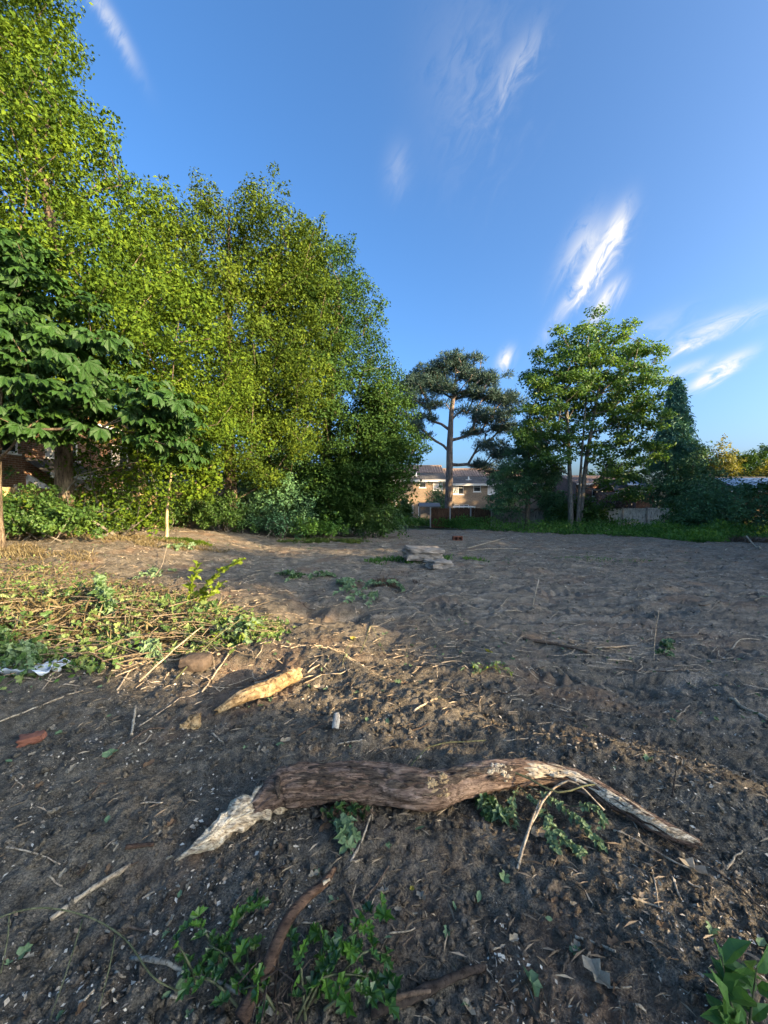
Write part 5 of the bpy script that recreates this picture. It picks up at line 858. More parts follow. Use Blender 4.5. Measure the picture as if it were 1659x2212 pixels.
ST = [('stick', 'straight pale brown stick on bare soil at the lower left', [(108, 1990), (195, 1928), (283, 1872)], .011, .009, TWIG_PALE), ('branch', 'lichen-pale branch lying under the holly cuttings', [(282, 2084, .03), (345, 2104, .05), (420, 2134, .05), (520, 2178, .05), (590, 2215, .04)], .006, .008, wood_mat('lichen_bark', [(.11, .10, .08), (.20, .19, .155), (.32, .31, .26)], (20, 20, 20))),
      ('branch', 'dark brown branch half buried right of the holly cuttings', [(800, 2200, .02), (880, 2172, .02), (955, 2135, .015), (1000, 2108, .012), (1048, 2094, .008)], .015, .012, TWIG_DARK), ('stick', 'broken pale-ended stick beside the half buried branch', [(846, 2178, .03), (890, 2170, .04), (930, 2160, .03)], .007, .006, TWIG_BROWN),
      ('stick', 'slender bent twig arching above the log', [(868, 1688, .02), (905, 1660, .08), (950, 1640, .10), (1048, 1618, .05)], .005, .003, TWIG_GREEN), ('stick', 'pale curved twig arching over the ivy leaves', [(1120, 1862, .01), (1150, 1800, .06), (1190, 1752, .11), (1240, 1742, .13), (1305, 1768, .04)], .006, .004, TWIG_PALE), ('stick', 'straight pale twig poking through the ivy leaves', [(1118, 1880, .01), (1142, 1815, .05), (1166, 1762, .08)], .006, .005, TWIG_PALE),
      ('stick', 'long thin wire-like stem running from the log to the right', [(1230, 1700, .08), (1330, 1770, .06), (1450, 1835, .03), (1560, 1900, .02), (1680, 2000, .01)], .0032, .003, TWIG_DARK), ('stick', 'thin dark twig standing upright beside the log end', [(1452, 1722, 0), (1456, 1712, .06), (1460, 1700, .13)], .004, .002, TWIG_DARK), ('stick', 'long pale thin stem lying right of the ivy leaves', [(1325, 1795), (1400, 1830), (1462, 1868), (1520, 1890)], .004, .003, TWIG_PALE),
      ('stick', 'thin forked pale stem right of the bare soil', [(1408, 1880), (1416, 1915), (1422, 1960)], .004, .003, TWIG_PALE), ('stick', 'short stiff pale twig pointing down the slope', [(1452, 1896), (1462, 1925), (1472, 1946)], .005, .004, TWIG_PALE), ('stick', 'pale yellow twig on the lower right slope', [(1364, 1944), (1400, 1953), (1432, 1964)], .005, .003, TWIG_PALE), ('stick', 'pale peeled twig in the lower right soil', [(1242, 2026), (1285, 2040), (1330, 2058)], .005, .004, TWIG_PALE),
      ('stick', 'bone-pale little stick left of the forked twigs', [(628, 2002), (640, 1965), (650, 1940)], .005, .004, TWIG_PALE), ('branch', 'grey forked twig on the soil above the holly', [(742, 1925, .01), (760, 1965, .02), (775, 2002, .01)], .008, .006, TWIG_BROWN), ('stick', 'straight brown twig beside the curled ivy leaf', [(758, 1862), (782, 1818), (800, 1772, .03)], .005, .004, TWIG_PALE), ('stick', 'snapped grey twig below the log', [(780, 1950), (812, 1915), (840, 1880, .02)], .005, .004, TWIG_BROWN),
      ('stick', 'short thick brown stick left of the torn log end', [(272, 1834), (302, 1830), (332, 1829)], .010, .009, TWIG_RED), ('stick', 'peeled stump of twig standing near the plastic bag scraps', [(284, 1590), (289, 1568, .04), (294, 1546, .08)], .009, .008, TWIG_PALE), ('stick', 'grey crooked stick right of the red brick fragment', [(232, 1640), (290, 1600, .02), (328, 1580, .02), (378, 1578)], .007, .005, TWIG_BROWN), ('stick', 'long thin twig sweeping over the soil below the heap', [(300, 1570), (372, 1522), (440, 1492), (490, 1482), (548, 1462)], .005, .003, TWIG_PALE),
      ('stick', 'bleached straight stick leaning on the mound behind the yellow log', [(436, 1498), (470, 1452, .02), (500, 1410, .03)], .009, .006, TWIG_PALE), ('stick', 'thin crooked twig on the mound crest', [(655, 1478), (700, 1460), (745, 1456), (800, 1445)], .005, .004, TWIG_PALE), ('stick', 'pale twig lying flat above the log', [(728, 1610), (760, 1606), (790, 1604)], .006, .005, TWIG_PALE), ('stick', 'bent dark twig between block and yellow log', [(645, 1590), (690, 1572, .02), (740, 1572)], .005, .004, TWIG_BROWN),
      ('stick', 'white peeled stick standing up out of the field', [(1150, 1316, 0), (1156, 1314, .25), (1163, 1312, .50)], .007, .010, TWIG_PALE), ('stick', 'tall thin dead stalk standing in the field', [(1412, 1426, 0), (1414, 1424, .30), (1420, 1422, .60)], .004, .006, TWIG_PALE), ('pole', 'long dark pole with a cut pale end lying in the field', [(1130, 1382, .02), (1200, 1396, .03), (1268, 1412, .02)], .022, .018, TWIG_BROWN), ('stick', 'pale bowed stem on the field right of the dark pole', [(1285, 1400), (1330, 1402, .03), (1375, 1396)], .009, .006, TWIG_PALE),
      ('split_branch', 'split pale branch at the right edge of the soil ridge', [(1578, 1512), (1612, 1535), (1670, 1562)], .018, .012, TWIG_PALE), ('stick', 'pale pole sticking out of the dead brush heap', [(1612, 1172, .3), (1628, 1182, .1), (1645, 1190, 0)], .03, .03, TWIG_PALE), ('stick', 'bent green twig loop standing on the mound', [(778, 1412, 0), (792, 1404, .16), (800, 1400, .30), (812, 1404, .22), (832, 1414, 0)], .005, .003, TWIG_GREEN), ('stick', 'long thin bramble runner crossing the soil towards the log', [(1000, 1700, .12), (1040, 1706, .13), (1120, 1728, .14), (1200, 1764, .13), (1262, 1750, .13), (1290, 1736, .10)], .006, .003, TWIG_GREEN),
      ('stick', 'bent stalk with one bright leaf on the mound edge', [(740, 1438, 0), (750, 1420, .1), (766, 1412, .17)], .004, .002, TWIG_GREEN), ('stick', 'long straight cane sloping out of the cuttings heap', [(232, 1478, .02), (268, 1404, .10), (300, 1330, .55)], .007, .005, TWIG_GREEN), ('stick', 'thick grey cane at the heap edge by the frame side', [(-20, 1392, .10), (90, 1384, .14), (210, 1376, .12)], .014, .012, TWIG_BROWN), ('stick', 'long pale cane across the heap front', [(380, 1470, .02), (460, 1412, .14), (520, 1380, .22)], .008, .006, TWIG_GREEN), ('stick', 'yellow cane crossing the heap of ivy', [(300, 1478, .02), (420, 1398, .16), (500, 1345, .22)], .007, .006, TWIG_PALE), ('stick', 'flat pale stick at the foot of the heap', [(285, 1436), (340, 1430), (402, 1424)], .012, .009, TWIG_PALE),
      ('stick', 'curving thin stem trailing from the heap across bare soil', [(0, 1560), (60, 1536), (130, 1508), (180, 1494)], .006, .004, TWIG_PALE), ('stick', 'pale twig end stuck in soil below the heap', [(254, 1492), (268, 1470), (282, 1448)], .007, .006, TWIG_PALE), ('root', 'thin white root on the dark soil at the left edge', [(8, 1832), (60, 1840), (92, 1850), (130, 1868)], .004, .002, TWIG_PALE), ('stick', 'grey branch lying across the field behind the cuttings heap', [(330, 1252), (350, 1230, .12), (362, 1196, .3)], .012, .008, TWIG_PALE),
      ('stick', 'long bleached branch beyond the concrete lumps', [(985, 1192), (1050, 1190, .06), (1130, 1186)], .02, .014, TWIG_PALE), ('branch', 'fan of bare branches beside the rubble', [(1010, 1186), (1050, 1178, .1), (1090, 1170, .18)], .025, .015, TWIG_PALE), ('stick', 'bare curved twig on the field near the right edge', [(1580, 1405), (1600, 1393, .08), (1640, 1385, .03)], .008, .006, TWIG_PALE), ('stick', 'thin curving cane across the right soil', [(1330, 1445), (1400, 1452, .03), (1480, 1450)], .007, .005, TWIG_BROWN)]
for s in ST: stick(*s)
for k in range(70):   # broken twigs nobody could tell apart but for their place
    rng = random.Random(900 + k); yd = 1300 + 880 * (rng.random() ** 1.1); xd = rng.uniform(20, 1640)
    if 400 < xd < 1520 and 1640 < yd < 1860: continue
    a = rng.uniform(-.9, .9); ln = rng.uniform(22, 62); r = rng.uniform(.0025, .0055) * (1 + (1700 - min(yd, 1700)) / 300); stick('broken_twig', 'thin broken twig strewn on the dark soil', [(xd, yd), (xd + ln * .5 * math.cos(a), yd - ln * .5 * math.sin(a) + rng.uniform(-4, 4)), (xd + ln * math.cos(a), yd - ln * math.sin(a))], r, r * .7, [TWIG_PALE, TWIG_PALE, TWIG_BROWN][k % 3], 'twig', 'broken twigs strewn over the soil', 8, 5, .01)

# ------------------------------------------------------------------ leaves, sprigs
M_IVY = leaf_mat('wilted_ivy', [(0.0907, 0.1492, 0.0751), (0.1713, 0.2545, 0.1229), (0.3023, 0.3861, 0.1911)], .22, .5, 8, .3, (1, 1, .7)); M_IVYD = leaf_mat('dark_ivy', [(0.0328, 0.0725, 0.0224), (0.0637, 0.1207, 0.0336), (0.1092, 0.1851, 0.0504)], .2, .4, 8, .3); M_HOLLY = leaf_mat('holly_leaf', [(0.0480, 0.1200, 0.0192), (0.0832, 0.1840, 0.0256), (0.1520, 0.2720, 0.0416)], .25, .32, 8, .3, None, .5); M_HOLLYD = leaf_mat('dark_holly_leaf', [(0.0270, 0.0750, 0.0210), (0.0450, 0.1125, 0.0270), (0.0750, 0.1575, 0.0360)], .2, .3, 8, .3, None, .5)
M_LAUREL = leaf_mat('fresh_shoot_leaf', [(0.1050, 0.1750, 0.0168), (0.1960, 0.2660, 0.0252), (0.3080, 0.3780, 0.0420)], .35, .4, 8, .3); M_DEADP = leaf_mat('pale_dead_leaf', [(.22, .17, .11), (.34, .29, .21), (.50, .45, .36)], .15, .7, 12, .3, (1, .9, .7)); M_DEADB = leaf_mat('brown_dead_leaf', [(.07, .042, .025), (.13, .085, .05), (.21, .15, .095)], .12, .7, 12, .3, (1, .9, .7)); M_YEL = leaf_mat('yellow_leaf', [(.22, .19, .03), (.38, .33, .06), (.5, .44, .12)], .3, .5, 10, .3); M_DOCK = leaf_mat('young_plant_leaf', [(0.0490, 0.1190, 0.0308), (0.0840, 0.1820, 0.0420), (0.1400, 0.2520, 0.0630)], .25, .4, 6, .3)
def leaf_mesh(kind, asp, curl=.0):
    V, F = scatter(kind, [(0, 0, 0)], [(1, 0, 0)], [(0, 0, 1)], [1.0], [asp]); V[:, 2] += curl * (V[:, 0] - .5) ** 2 * 2; return mesh_np('leaf', V, [F])
def leaf_obj(me, P, A, N, s, parent=None, name='leaf'):
    A = Vector(A).normalized(); N = Vector(N); B = N.cross(A).normalized(); N = A.cross(B); M = Matrix((A, B, N)).transposed().to_4x4(); M = Matrix.Translation(Vector(P)) @ M @ Matrix.Scale(s, 4); o = bpy.data.objects.new(name, me); COL.objects.link(o); o.matrix_world = M
    if parent is not None: o.parent = parent
    return o
def mk(kind, asp, mat, curl=0.0): me = leaf_mesh(kind, asp, curl); me.materials.append(mat); return me
ME = {'ivy': mk('ivy', .9, M_IVY, -.15), 'ivyd': mk('ivy', .9, M_IVYD, -.1), 'holly': mk('holly', .66, M_HOLLY, .2), 'hollyd': mk('holly', .66, M_HOLLYD, .2), 'laurel': mk('oval', .55, M_LAUREL, -.2), 'deadp': mk('dead', .8, M_DEADP, .3), 'deadb': mk('dead', .8, M_DEADB, .35), 'yel': mk('ivy', .9, M_YEL, .1), 'dock': mk('oval', .5, M_DOCK, -.15), 'ovalp': mk('oval', .6, M_IVY, .2)}
def sprig(name, label, cat, stems, kinds, size, per, seed, stem_r=.004, mat=TWIG_GREEN, spread=.9, upw=.4, opposite=False, droop=0.0, group=None):
    """stems: lists of world points; leaves set along them, each leaf its own part"""
    rng = np.random.default_rng(seed); P0 = np.array(stems[0][0], float); root = thing(name, label, cat, P0, group)
    for st in stems:
        n = max(8, int(np.linalg.norm(np.array(st[-1]) - np.array(st[0])) / .03)); C = smooth_path(np.array(st, float) - P0, n); MB().tube(C, np.linspace(stem_r, stem_r * .4, n), 5).build('stem', mat, root, True); L = np.linalg.norm(np.diff(C, axis=0), axis=1).sum(); m = max(3, int(L * per))
        for q in range(m):
            f = .12 + .88 * (q + .5) / m; i = min(int(f * (n - 1)), n - 2); p = C[i] + (C[i + 1] - C[i]) * (f * (n - 1) - i); t = unit(C[i + 1] - C[i]); side = unit(np.cross(t, (0, 0, 1)) * (1 if q % 2 else -1) + rng.normal(size=3) * (.25 if opposite else .7)); A = unit(side * spread + t * .55 + np.array([0, 0, -droop])); N = unit(np.array([0, -.25, upw + .3]) + rng.normal(size=3) * .35)
            leaf_obj(ME[kinds[rng.integers(len(kinds))]], p, A, N, size * (.65 + .6 * rng.random()), root)
    return root
def gp(xd, yd, lift=0.0): return G(xd, yd, lift)
# holly cuttings at the bottom: several sprigs, one cut shoot each
HOL = [('holly cutting with glossy leaves left of the red-brown branch', [[gp(420, 2160, .03), gp(470, 2100, .07), gp(520, 2030, .08), gp(560, 1975, .06)], [gp(430, 2150, .03), gp(400, 2110, .07), gp(380, 2085, .08)], [gp(480, 2110, .05), gp(440, 2070, .10), gp(410, 2050, .10)]], ['holly', 'hollyd'], .058, 44),
       ('spreading holly cutting low to the ground under the branch', [[gp(560, 2190, .03), gp(500, 2130, .09), gp(450, 2100, .10)], [gp(545, 2170, .03), gp(535, 2110, .08), gp(550, 2070, .07)], [gp(520, 2200, .03), gp(460, 2170, .08), gp(400, 2150, .06)]], ['hollyd', 'holly'], .058, 40),
       ('bright spiny holly cutting right of the red-brown branch', [[gp(660, 2205, .03), gp(720, 2130, .10), gp(780, 2070, .12), gp(830, 2020, .10)], [gp(680, 2190, .03), gp(700, 2110, .08), gp(690, 2050, .10)], [gp(730, 2150, .06), gp(790, 2120, .10), gp(840, 2100, .06)]], ['holly', 'holly', 'hollyd'], .068, 38),
       ('tangled dark holly cutting at the foot of the branch', [[gp(640, 2225, .03), gp(690, 2180, .09), gp(760, 2170, .10), gp(830, 2160, .06)], [gp(660, 2225, .03), gp(650, 2160, .11), gp(640, 2120, .13)], [gp(700, 2215, .05), gp(770, 2200, .10), gp(850, 2205, .06)], [gp(600, 2225, .05), gp(560, 2200, .1), gp(520, 2190, .08)]], ['hollyd', 'holly'], .064, 40)]
for k, (lab, stems, kinds, s, per) in enumerate(HOL): sprig('holly_cutting', lab, 'cutting', stems, kinds, s, per, 400 + k, .005)
def red_branch():
    P = np.array([gp(520, 2235, .05), gp(575, 2160, .10), gp(618, 2090, .15), gp(660, 2040, .17), gp(700, 2005, .17), gp(722, 1972, .18)]); o = np.array([P[0][0], P[0][1], P[0][2] - .05]); r = thing('broken_branch', 'thick red-brown broken branch rising out of the holly cuttings', 'branch', o); obj('bark', log_mesh('bark', P - o, [.024, .022, .018, .016, .015, .008], 18, 70, 81, .16, None, (0, .03), 8), TWIG_RED, r); q = P[3] - o
    obj('side_snag', log_mesh('side_snag', [q, q + np.array([.035, .02, .012]), q + np.array([.075, .035, .03])], [.016, .013, .006], 12, 24, 83, .15, None, (0, .012), 6), TWIG_RED, r); mb = MB(); e = P[-1] - o; mb.tube([q + np.array([.06, .028, .026]), q + np.array([.083, .036, .034])], [.008, .004], 6); mb.build('pale_break', WOOD_TORN, r)
    rng = np.random.default_rng(4); mb = MB()
    for k in range(26): b = P[0] - o + np.array([rng.uniform(-.02, .16), rng.uniform(-.02, .10), -.01]); mb.tube(smooth_path([b, b + rng.normal(size=3) * .03 + np.array([0, 0, .04]), b + rng.normal(size=3) * .05 + np.array([.02, .04, .06])], 5), np.linspace(.004, .0015, 5), 4)
    mb.build('root_fibres', TWIG_DARK, r)
red_branch()
# arching bramble stem at lower left with hanging side shoots
def bramble():
    P = [gp(-60, 2052, .05), gp(0, 2040, .10), gp(90, 2034, .13), (gp(190, 2058, .14)), gp(270, 2098, .12), gp(330, 2140, .05), gp(390, 2150, .01)]; o = np.array(P[-1]); r = thing('bramble_runner', 'long arching green bramble stem with hanging shoots at lower left', 'stem', o); MB().tube(smooth_path(np.array(P) - o, 40), np.linspace(.0032, .0026, 40), 7).build('stem', TWIG_GREEN, r, True)
    for a, b in (((22, 2040, .11), (2, 2110, .01)), ((180, 2060, .13), (108, 2212, .01)), ((250, 2090, .12), (212, 2195, .01))): MB().tube(smooth_path([gp(*a) - o, (gp(*a) + gp(*b)) / 2 - o + np.array([.01, 0, .02]), gp(*b) - o], 10), np.linspace(.0026, .0016, 10), 6).build('side_shoot', TWIG_GREEN, r, True)
bramble()
# wilted ivy beside the log
sprig('ivy_sprig', 'wilted grey-green ivy sprig spread on the soil in front of the log', 'sprig', [[gp(1120, 1735, .10), gp(1170, 1780, .07), gp(1210, 1820, .04), gp(1260, 1858, .02)], [gp(1140, 1740, .10), gp(1210, 1770, .07), gp(1260, 1800, .04), gp(1300, 1840, .02)], [gp(1180, 1770, .07), gp(1190, 1810, .03), gp(1200, 1850, .02)], [gp(1230, 1770, .07), gp(1290, 1770, .05), gp(1300, 1800, .02)], [gp(1120, 1735, .1), gp(1105, 1760, .05), gp(1115, 1800, .03)]], ['ivy', 'ivy', 'ovalp'], .036, 90, 420, .003)
sprig('ivy_sprig', 'bunch of green ivy leaves tucked under the log', 'sprig', [[gp(1020, 1735, .06), gp(1060, 1755, .05), gp(1095, 1775, .03)], [gp(1040, 1740, .06), gp(1060, 1775, .03)]], ['ivy', 'ivyd'], .062, 110, 421, .003)
sprig('ivy_sprig', 'curled ivy leaves below the middle of the log', 'sprig', [[gp(720, 1800, .02), gp(740, 1810, .05), gp(752, 1835, .02)], [gp(725, 1790, .02), gp(745, 1795, .05), gp(760, 1815, .02)]], ['ivy', 'ovalp'], .065, 90, 422, .003)
sprig('ivy_sprig', 'dark ivy leaves in the shadow under the log', 'sprig', [[gp(680, 1775, .02), gp(740, 1765, .05), gp(800, 1768, .04)], [gp(700, 1785, .02), gp(760, 1778, .03)]], ['ivyd', 'deadb'], .05, 80, 423, .003, TWIG_BROWN)
# upright fresh shoot at the heap
b = G(405, 1318); sprig('leafy_shoot', 'fresh yellow-green leafy shoot leaning out of the cuttings heap', 'shoot', [[b + np.array(v) for v in ((0, 0, .05), (.26, .02, .38), (.52, .05, .62), (.88, .06, .82))], [b + np.array(v) for v in ((.02, 0, .05), (.08, .02, .40), (.16, .04, .74))], [b + np.array(v) for v in ((.05, 0, .05), (.32, -.05, .24), (.58, -.05, .45))]], ['laurel'], .15, 44, 430, .007, TWIG_GREEN, 1.0, .5, True)
# young plant bottom right
b = G(1600, 2240, -.01); sprig('young_plant', 'leafy green young plant growing at the lower right corner', 'plant', [[b, b + np.array([-.01, .03, .10]), b + np.array([-.02, .05, .20])], [b + np.array([.02, 0, 0]), b + np.array([.05, .02, .10]), b + np.array([.08, .04, .17])], [b + np.array([-.02, -.02, 0]), b + np.array([-.05, -.02, .07]), b + np.array([-.07, -.03, .11])]], ['dock'], .095, 60, 440, .004, TWIG_GREEN, 1.0, .5)
# loose leaves
LOOSE = [(1138, 2108, 'ivy', .075, 'large torn green ivy leaf on the soil at lower right'), (1318, 2152, 'deadp', .10, 'big curled yellowish dead leaf near the bottom edge'), (1528, 1905, 'deadp', .10, 'large grey dead leaf standing on edge by the slope twigs'), (660, 2052, 'hollyd', .07, 'single holly leaf beside the broken branch tip'), (722, 1945, 'ivy', .05, 'pale ivy leaf above the broken branch tip'), (482, 1885, 'deadb', .06, 'curled brown leaf on smooth soil below the torn log end'), (574, 1990, 'deadb', .05, 'long brown dead leaf on smooth soil left of centre'), (1146, 1806, 'deadp', .085, 'pale brown dead leaf under the ivy sprig'), (235, 1768, 'ovalp', .05, 'pale silvery leaf left of the torn log end'), (160, 1660, 'deadp', .06, 'pale leaf below the red brick fragment'), (230, 1640, 'ivy', .08, 'grey-green leaf beside the crooked grey stick'), (310, 1668, 'deadb', .07, 'crumpled brown leaves at the left of the log'), (606, 1610, 'deadp', .07, 'cream dead leaf between block and brick fragment'), (700, 1490, 'deadp', .10, 'white crumpled leaf at the yellow log tip'), (760, 1384, 'yel', .09, 'bright yellow-green leaf on the bent stalk'), (1050, 1408, 'yel', .13, 'bright green leaf clump on the field'), (1268, 1612, 'deadb', .06, 'brown leaf on the shaded ridge slope'), (1640, 1290, 'ovalp', .16, 'pale grey leaf scrap far right on the field'), (1522, 1290, 'deadp', .16, 'white scrap lying on the open field'), (890, 1930, 'yel', .025, 'tiny yellow leaf on bare soil below the log')]
rng = np.random.default_rng(77)
for xd, yd, k, s, lab in LOOSE:
    p = G(xd, yd, .012); a = rng.random() * 6.28; tag(leaf_obj(ME[k], p, (math.cos(a), math.sin(a), rng.uniform(.0, .35)), (rng.normal() * .3, -.4 + rng.normal() * .3, 1), s, None, 'fallen_leaf'), lab, 'leaf')
for k in range(110):
    yd = 1380 + 820 * rng.random(); xd = rng.uniform(10, 1650); p = G(xd, yd, .008); a = rng.random() * 6.28; kk = ['deadp', 'deadb', 'deadp', 'ovalp', 'ivy'][k % 5]; lab = {'deadp': 'pale dead leaf scrap lying loose on the soil', 'deadb': 'small brown dead leaf lying loose on the soil', 'ovalp': 'small grey-green leaf lying loose on the soil', 'ivy': 'single wilted ivy leaf lying loose on the soil'}[kk]
    tag(leaf_obj(ME[kk], p, (math.cos(a), math.sin(a), rng.uniform(-.1, .4)), (rng.normal() * .4, rng.normal() * .4, 1), (.022 + .028 * rng.random()) * (1 + p[1] * .12), None, 'fallen_leaf'), lab, 'leaf', {'deadp': 'pale leaf scraps on the soil', 'deadb': 'brown leaves on the soil', 'ovalp': 'grey-green leaves on the soil', 'ivy': 'single ivy leaves on the soil'}[kk])
# ------------------------------------------------------------------ heap of cuttings, litter
HEAPX = np.array([0, 60, 180, 300, 420, 520, 600]); HTOP = np.array([1196, 1205, 1232, 1262, 1292, 1338, 1352]); HBOT = np.array([1476, 1462, 1452, 1446, 1410, 1388, 1362])
def heap_pts(rng, n, x0=-120, x1=600, pw=1.0, yb=(0, 1)):
    xd = x0 + (x1 - x0) * rng.random(n) ** pw; f = yb[0] + (yb[1] - yb[0]) * rng.random(n); yd = np.interp(xd, HEAPX, HTOP) + (np.interp(xd, HEAPX, HBOT) - np.interp(xd, HEAPX, HTOP)) * f
    P = Gv(xd, yd); e = np.minimum(f, 1 - f) * 2; return P, e * sm(600, 420, xd)
M_PALEIVY = leaf_mat('sunlit_wilted_leaf', [(0.0700, 0.1152, 0.0323), (0.1400, 0.2033, 0.0593), (0.2660, 0.3252, 0.1186)], .28, .5, 4, .4)
TWIG_DRY = wood_mat('dry_stem', [(.10, .075, .045), (.20, .155, .10), (.32, .26, .175)], (30, 30, 30), .85, .3, .003)
def heap():
    rng = np.random.default_rng(55); base, e = heap_pts(rng, 900); mats = [M_PALEIVY, M_IVYD, L_GRASS]
    for q, (nm, n, kind, mat, s, lab) in enumerate([('ivy_cuttings', 1900, 'ivy', M_PALEIVY, .07, 'wilted pale ivy leaves massed in the cuttings heap'), ('leafy_cuttings', 420, 'ivy', M_IVYD, .085, 'dark green ivy leaves in the cuttings heap'), ('small_cuttings', 3600, 'diamond', L_BUSH, .06, 'small yellow-green leaves in the cuttings heap')]):
        i = rng.integers(0, len(base), n); cl = vn2(base[i, 0] * 1.3 + q * 7, base[i, 1] * 1.3, 90 + q) > -.25; i = i[cl]; n = len(i); P = base[i] + rng.normal(size=(n, 3)) * np.array([.12, .12, .0]); P[:, 2] = H(P[:, 0], P[:, 1]) + (.03 + .26 * e[i] ** .7) * rng.random(n) ** .8
        A = unit(rng.normal(size=(n, 3)) + np.array([0, 0, -.3])); N = unit(rng.normal(size=(n, 3)) * .7 + np.array([.2, -.4, .7])); L = s * (.55 + .8 * rng.random(n)); V, F = scatter(kind, P, A, N, L, L * (.9 if kind == 'ivy' else .5)); tag(obj(nm, mesh_np(nm, V, [F]), mat), lab, None, None, 'stuff')
    mb = MB()
    for k in range(400):
        i = rng.integers(0, len(base)); p = base[i] + np.array([0, 0, .03 + .28 * e[i] * rng.random()]); a = rng.normal() * .6 + (0 if rng.random() < .8 else 1.5); L = .25 + .7 * rng.random() ** 2; d = np.array([math.cos(a), math.sin(a) * .8, rng.normal() * .12]); mb.tube(smooth_path([p - d * L / 2, p + np.array([0, 0, .05 * rng.random()]) + rng.normal(size=3) * .02, p + d * L / 2], 6), np.linspace(.006, .003, 6), 4, False)
    tag(mb.build('dry_stems', TWIG_DRY), 'tangle of dry pale stems through the cuttings heap', None, None, 'stuff')
    P, e2 = heap_pts(rng, 6000, -120, 470, 1.0, (0, .75)); n = len(P); P[:, :2] += rng.normal(size=(n, 2)) * .1; P[:, 2] = H(P[:, 0], P[:, 1]) + .16 * e2 * rng.random(n); A = unit(rng.normal(size=(n, 3)) * np.array([1, .8, .45]) + np.array([0, 0, .15])); V, F = scatter('diamond', P, A, rng.normal(size=(n, 3)), .10 + .16 * rng.random(n), .009); tag(obj('dry_grass', mesh_np('dry_grass', V, [F]), L_DRY), 'dry straw-coloured grass on the back of the cuttings heap', None, None, 'stuff')
    # individual long canes across the heap
    for k in range(34):
        r = random.Random(k + 5); xd = r.uniform(-60, 470); f = r.uniform(.15, .98); yd = np.interp(xd, HEAPX, HTOP) + f * (np.interp(xd, HEAPX, HBOT) - np.interp(xd, HEAPX, HTOP)); ln = r.uniform(70, 190); s = r.uniform(-.25, .45); up = .03 + .25 * min(f, 1 - f) * 2; stick('cane', 'thin cut cane lying in the tangled cuttings heap', [(xd, yd, up * r.uniform(.3, 1)), (xd + ln * .5, yd - s * ln * .5, up * r.uniform(.8, 1.3)), (xd + ln, yd - s * ln, up * r.uniform(.1, .8))], .006 + .004 * r.random(), .004, [TWIG_DRY, TWIG_GREEN, TWIG_BROWN][k % 3], 'cane', 'cut canes in the cuttings heap', 10, 5, .02)
heap()
def low_sprig(lab, xd, yd, w, h, kinds, size, per, seed, ns=4, name='ivy_sprig', lift=.06):
    r = random.Random(seed); S = []
    for k in range(ns): x0, y0 = xd + r.uniform(-.3, .3) * w, yd + r.uniform(-.3, .3) * h; a = r.uniform(0, 6.28); S.append([gp(x0, y0, .02), gp(x0 + .3 * w * math.cos(a), y0 + .3 * h * math.sin(a), lift), gp(x0 + .55 * w * math.cos(a), y0 + .55 * h * math.sin(a), lift * .3)])
    sprig(name, lab, 'sprig', S, kinds, size, per, seed, .004)
low_sprig('dark wilted ivy bunch hanging on the cuttings heap', 235, 1335, 60, 90, ['ivyd', 'ivy'], .10, 34, 450, 5, lift=.32); low_sprig('pale ivy leaves hanging at the front of the heap', 310, 1420, 90, 40, ['ivy', 'ovalp'], .085, 36, 451, 6, lift=.14); low_sprig('wilted silvery sprig lying left on the far field', 345, 1245, 90, 20, ['ivy', 'ovalp'], .11, 20, 452, 5, lift=.12); low_sprig('grey-green sprig lying in the middle of the cleared field', 790, 1278, 110, 50, ['ivy', 'ovalp'], .11, 24, 453, 9, lift=.14); low_sprig('patch of wilted ivy left of the middle field sprig', 655, 1250, 90, 25, ['ivy', 'ivyd'], .11, 20, 454, 6, lift=.10)
low_sprig('ivy leaves at the left end of the cuttings heap', 30, 1430, 90, 50, ['ivy', 'ivyd'], .095, 34, 455, 6, lift=.2); low_sprig('leafy end of cuttings pointing to the open field', 500, 1375, 120, 40, ['ivy', 'ovalp', 'laurel'], .065, 40, 456, 8, lift=.16); low_sprig('small green sprig beside the standing dead stalk', 1440, 1408, 60, 25, ['ivyd', 'ivy'], .07, 30, 457, 5); low_sprig('bare twiggy sprig with few leaves on the ridge slope', 1060, 1450, 70, 25, ['ivy', 'laurel'], .05, 34, 458, 6); low_sprig('wilted sprig beside the sapling foot', 400, 1182, 90, 12, ['ivy', 'laurel'], .16, 12, 459, 5, lift=.12); low_sprig('silvery wilted leaves at the edge of the oaks', 870, 1140, 60, 18, ['ovalp'], .16, 10, 460, 4, lift=.5)
def plastic():
    p = G(50, 1462); rng = np.random.default_rng(6); g = np.linspace(-1, 1, 15); A, B = np.meshgrid(g, g * .5, indexing='ij'); Z = .06 + .05 * vn2(A * 3.5, B * 6, 5) + .03 * vn2(A * 9, B * 9, 6); e = 1 + .25 * vn2(A * 4 + 9, B * 4, 8); V = np.stack([A * .24 * e, B * .22 * e, Z], -1).reshape(-1, 3); i = np.arange(14)[:, None] * 15 + np.arange(14)[None]; m, nt, pr, out = new_mat('plastic_film'); pr.inputs['Base Color'].default_value = (.42, .47, .52, 1); pr.inputs['Roughness'].default_value = .25; o = obj('plastic_sheet', mesh_np('plastic_sheet', V, [np.stack([i, i + 15, i + 16, i + 1], -1).reshape(-1, 4)], True), m, None, (p[0], p[1] + .08, p[2] - .01)); sd = o.modifiers.new('thick', 'SOLIDIFY'); sd.thickness = .003; tag(o, 'crumpled bluish white plastic scrap at the edge of the heap', 'plastic')
plastic()
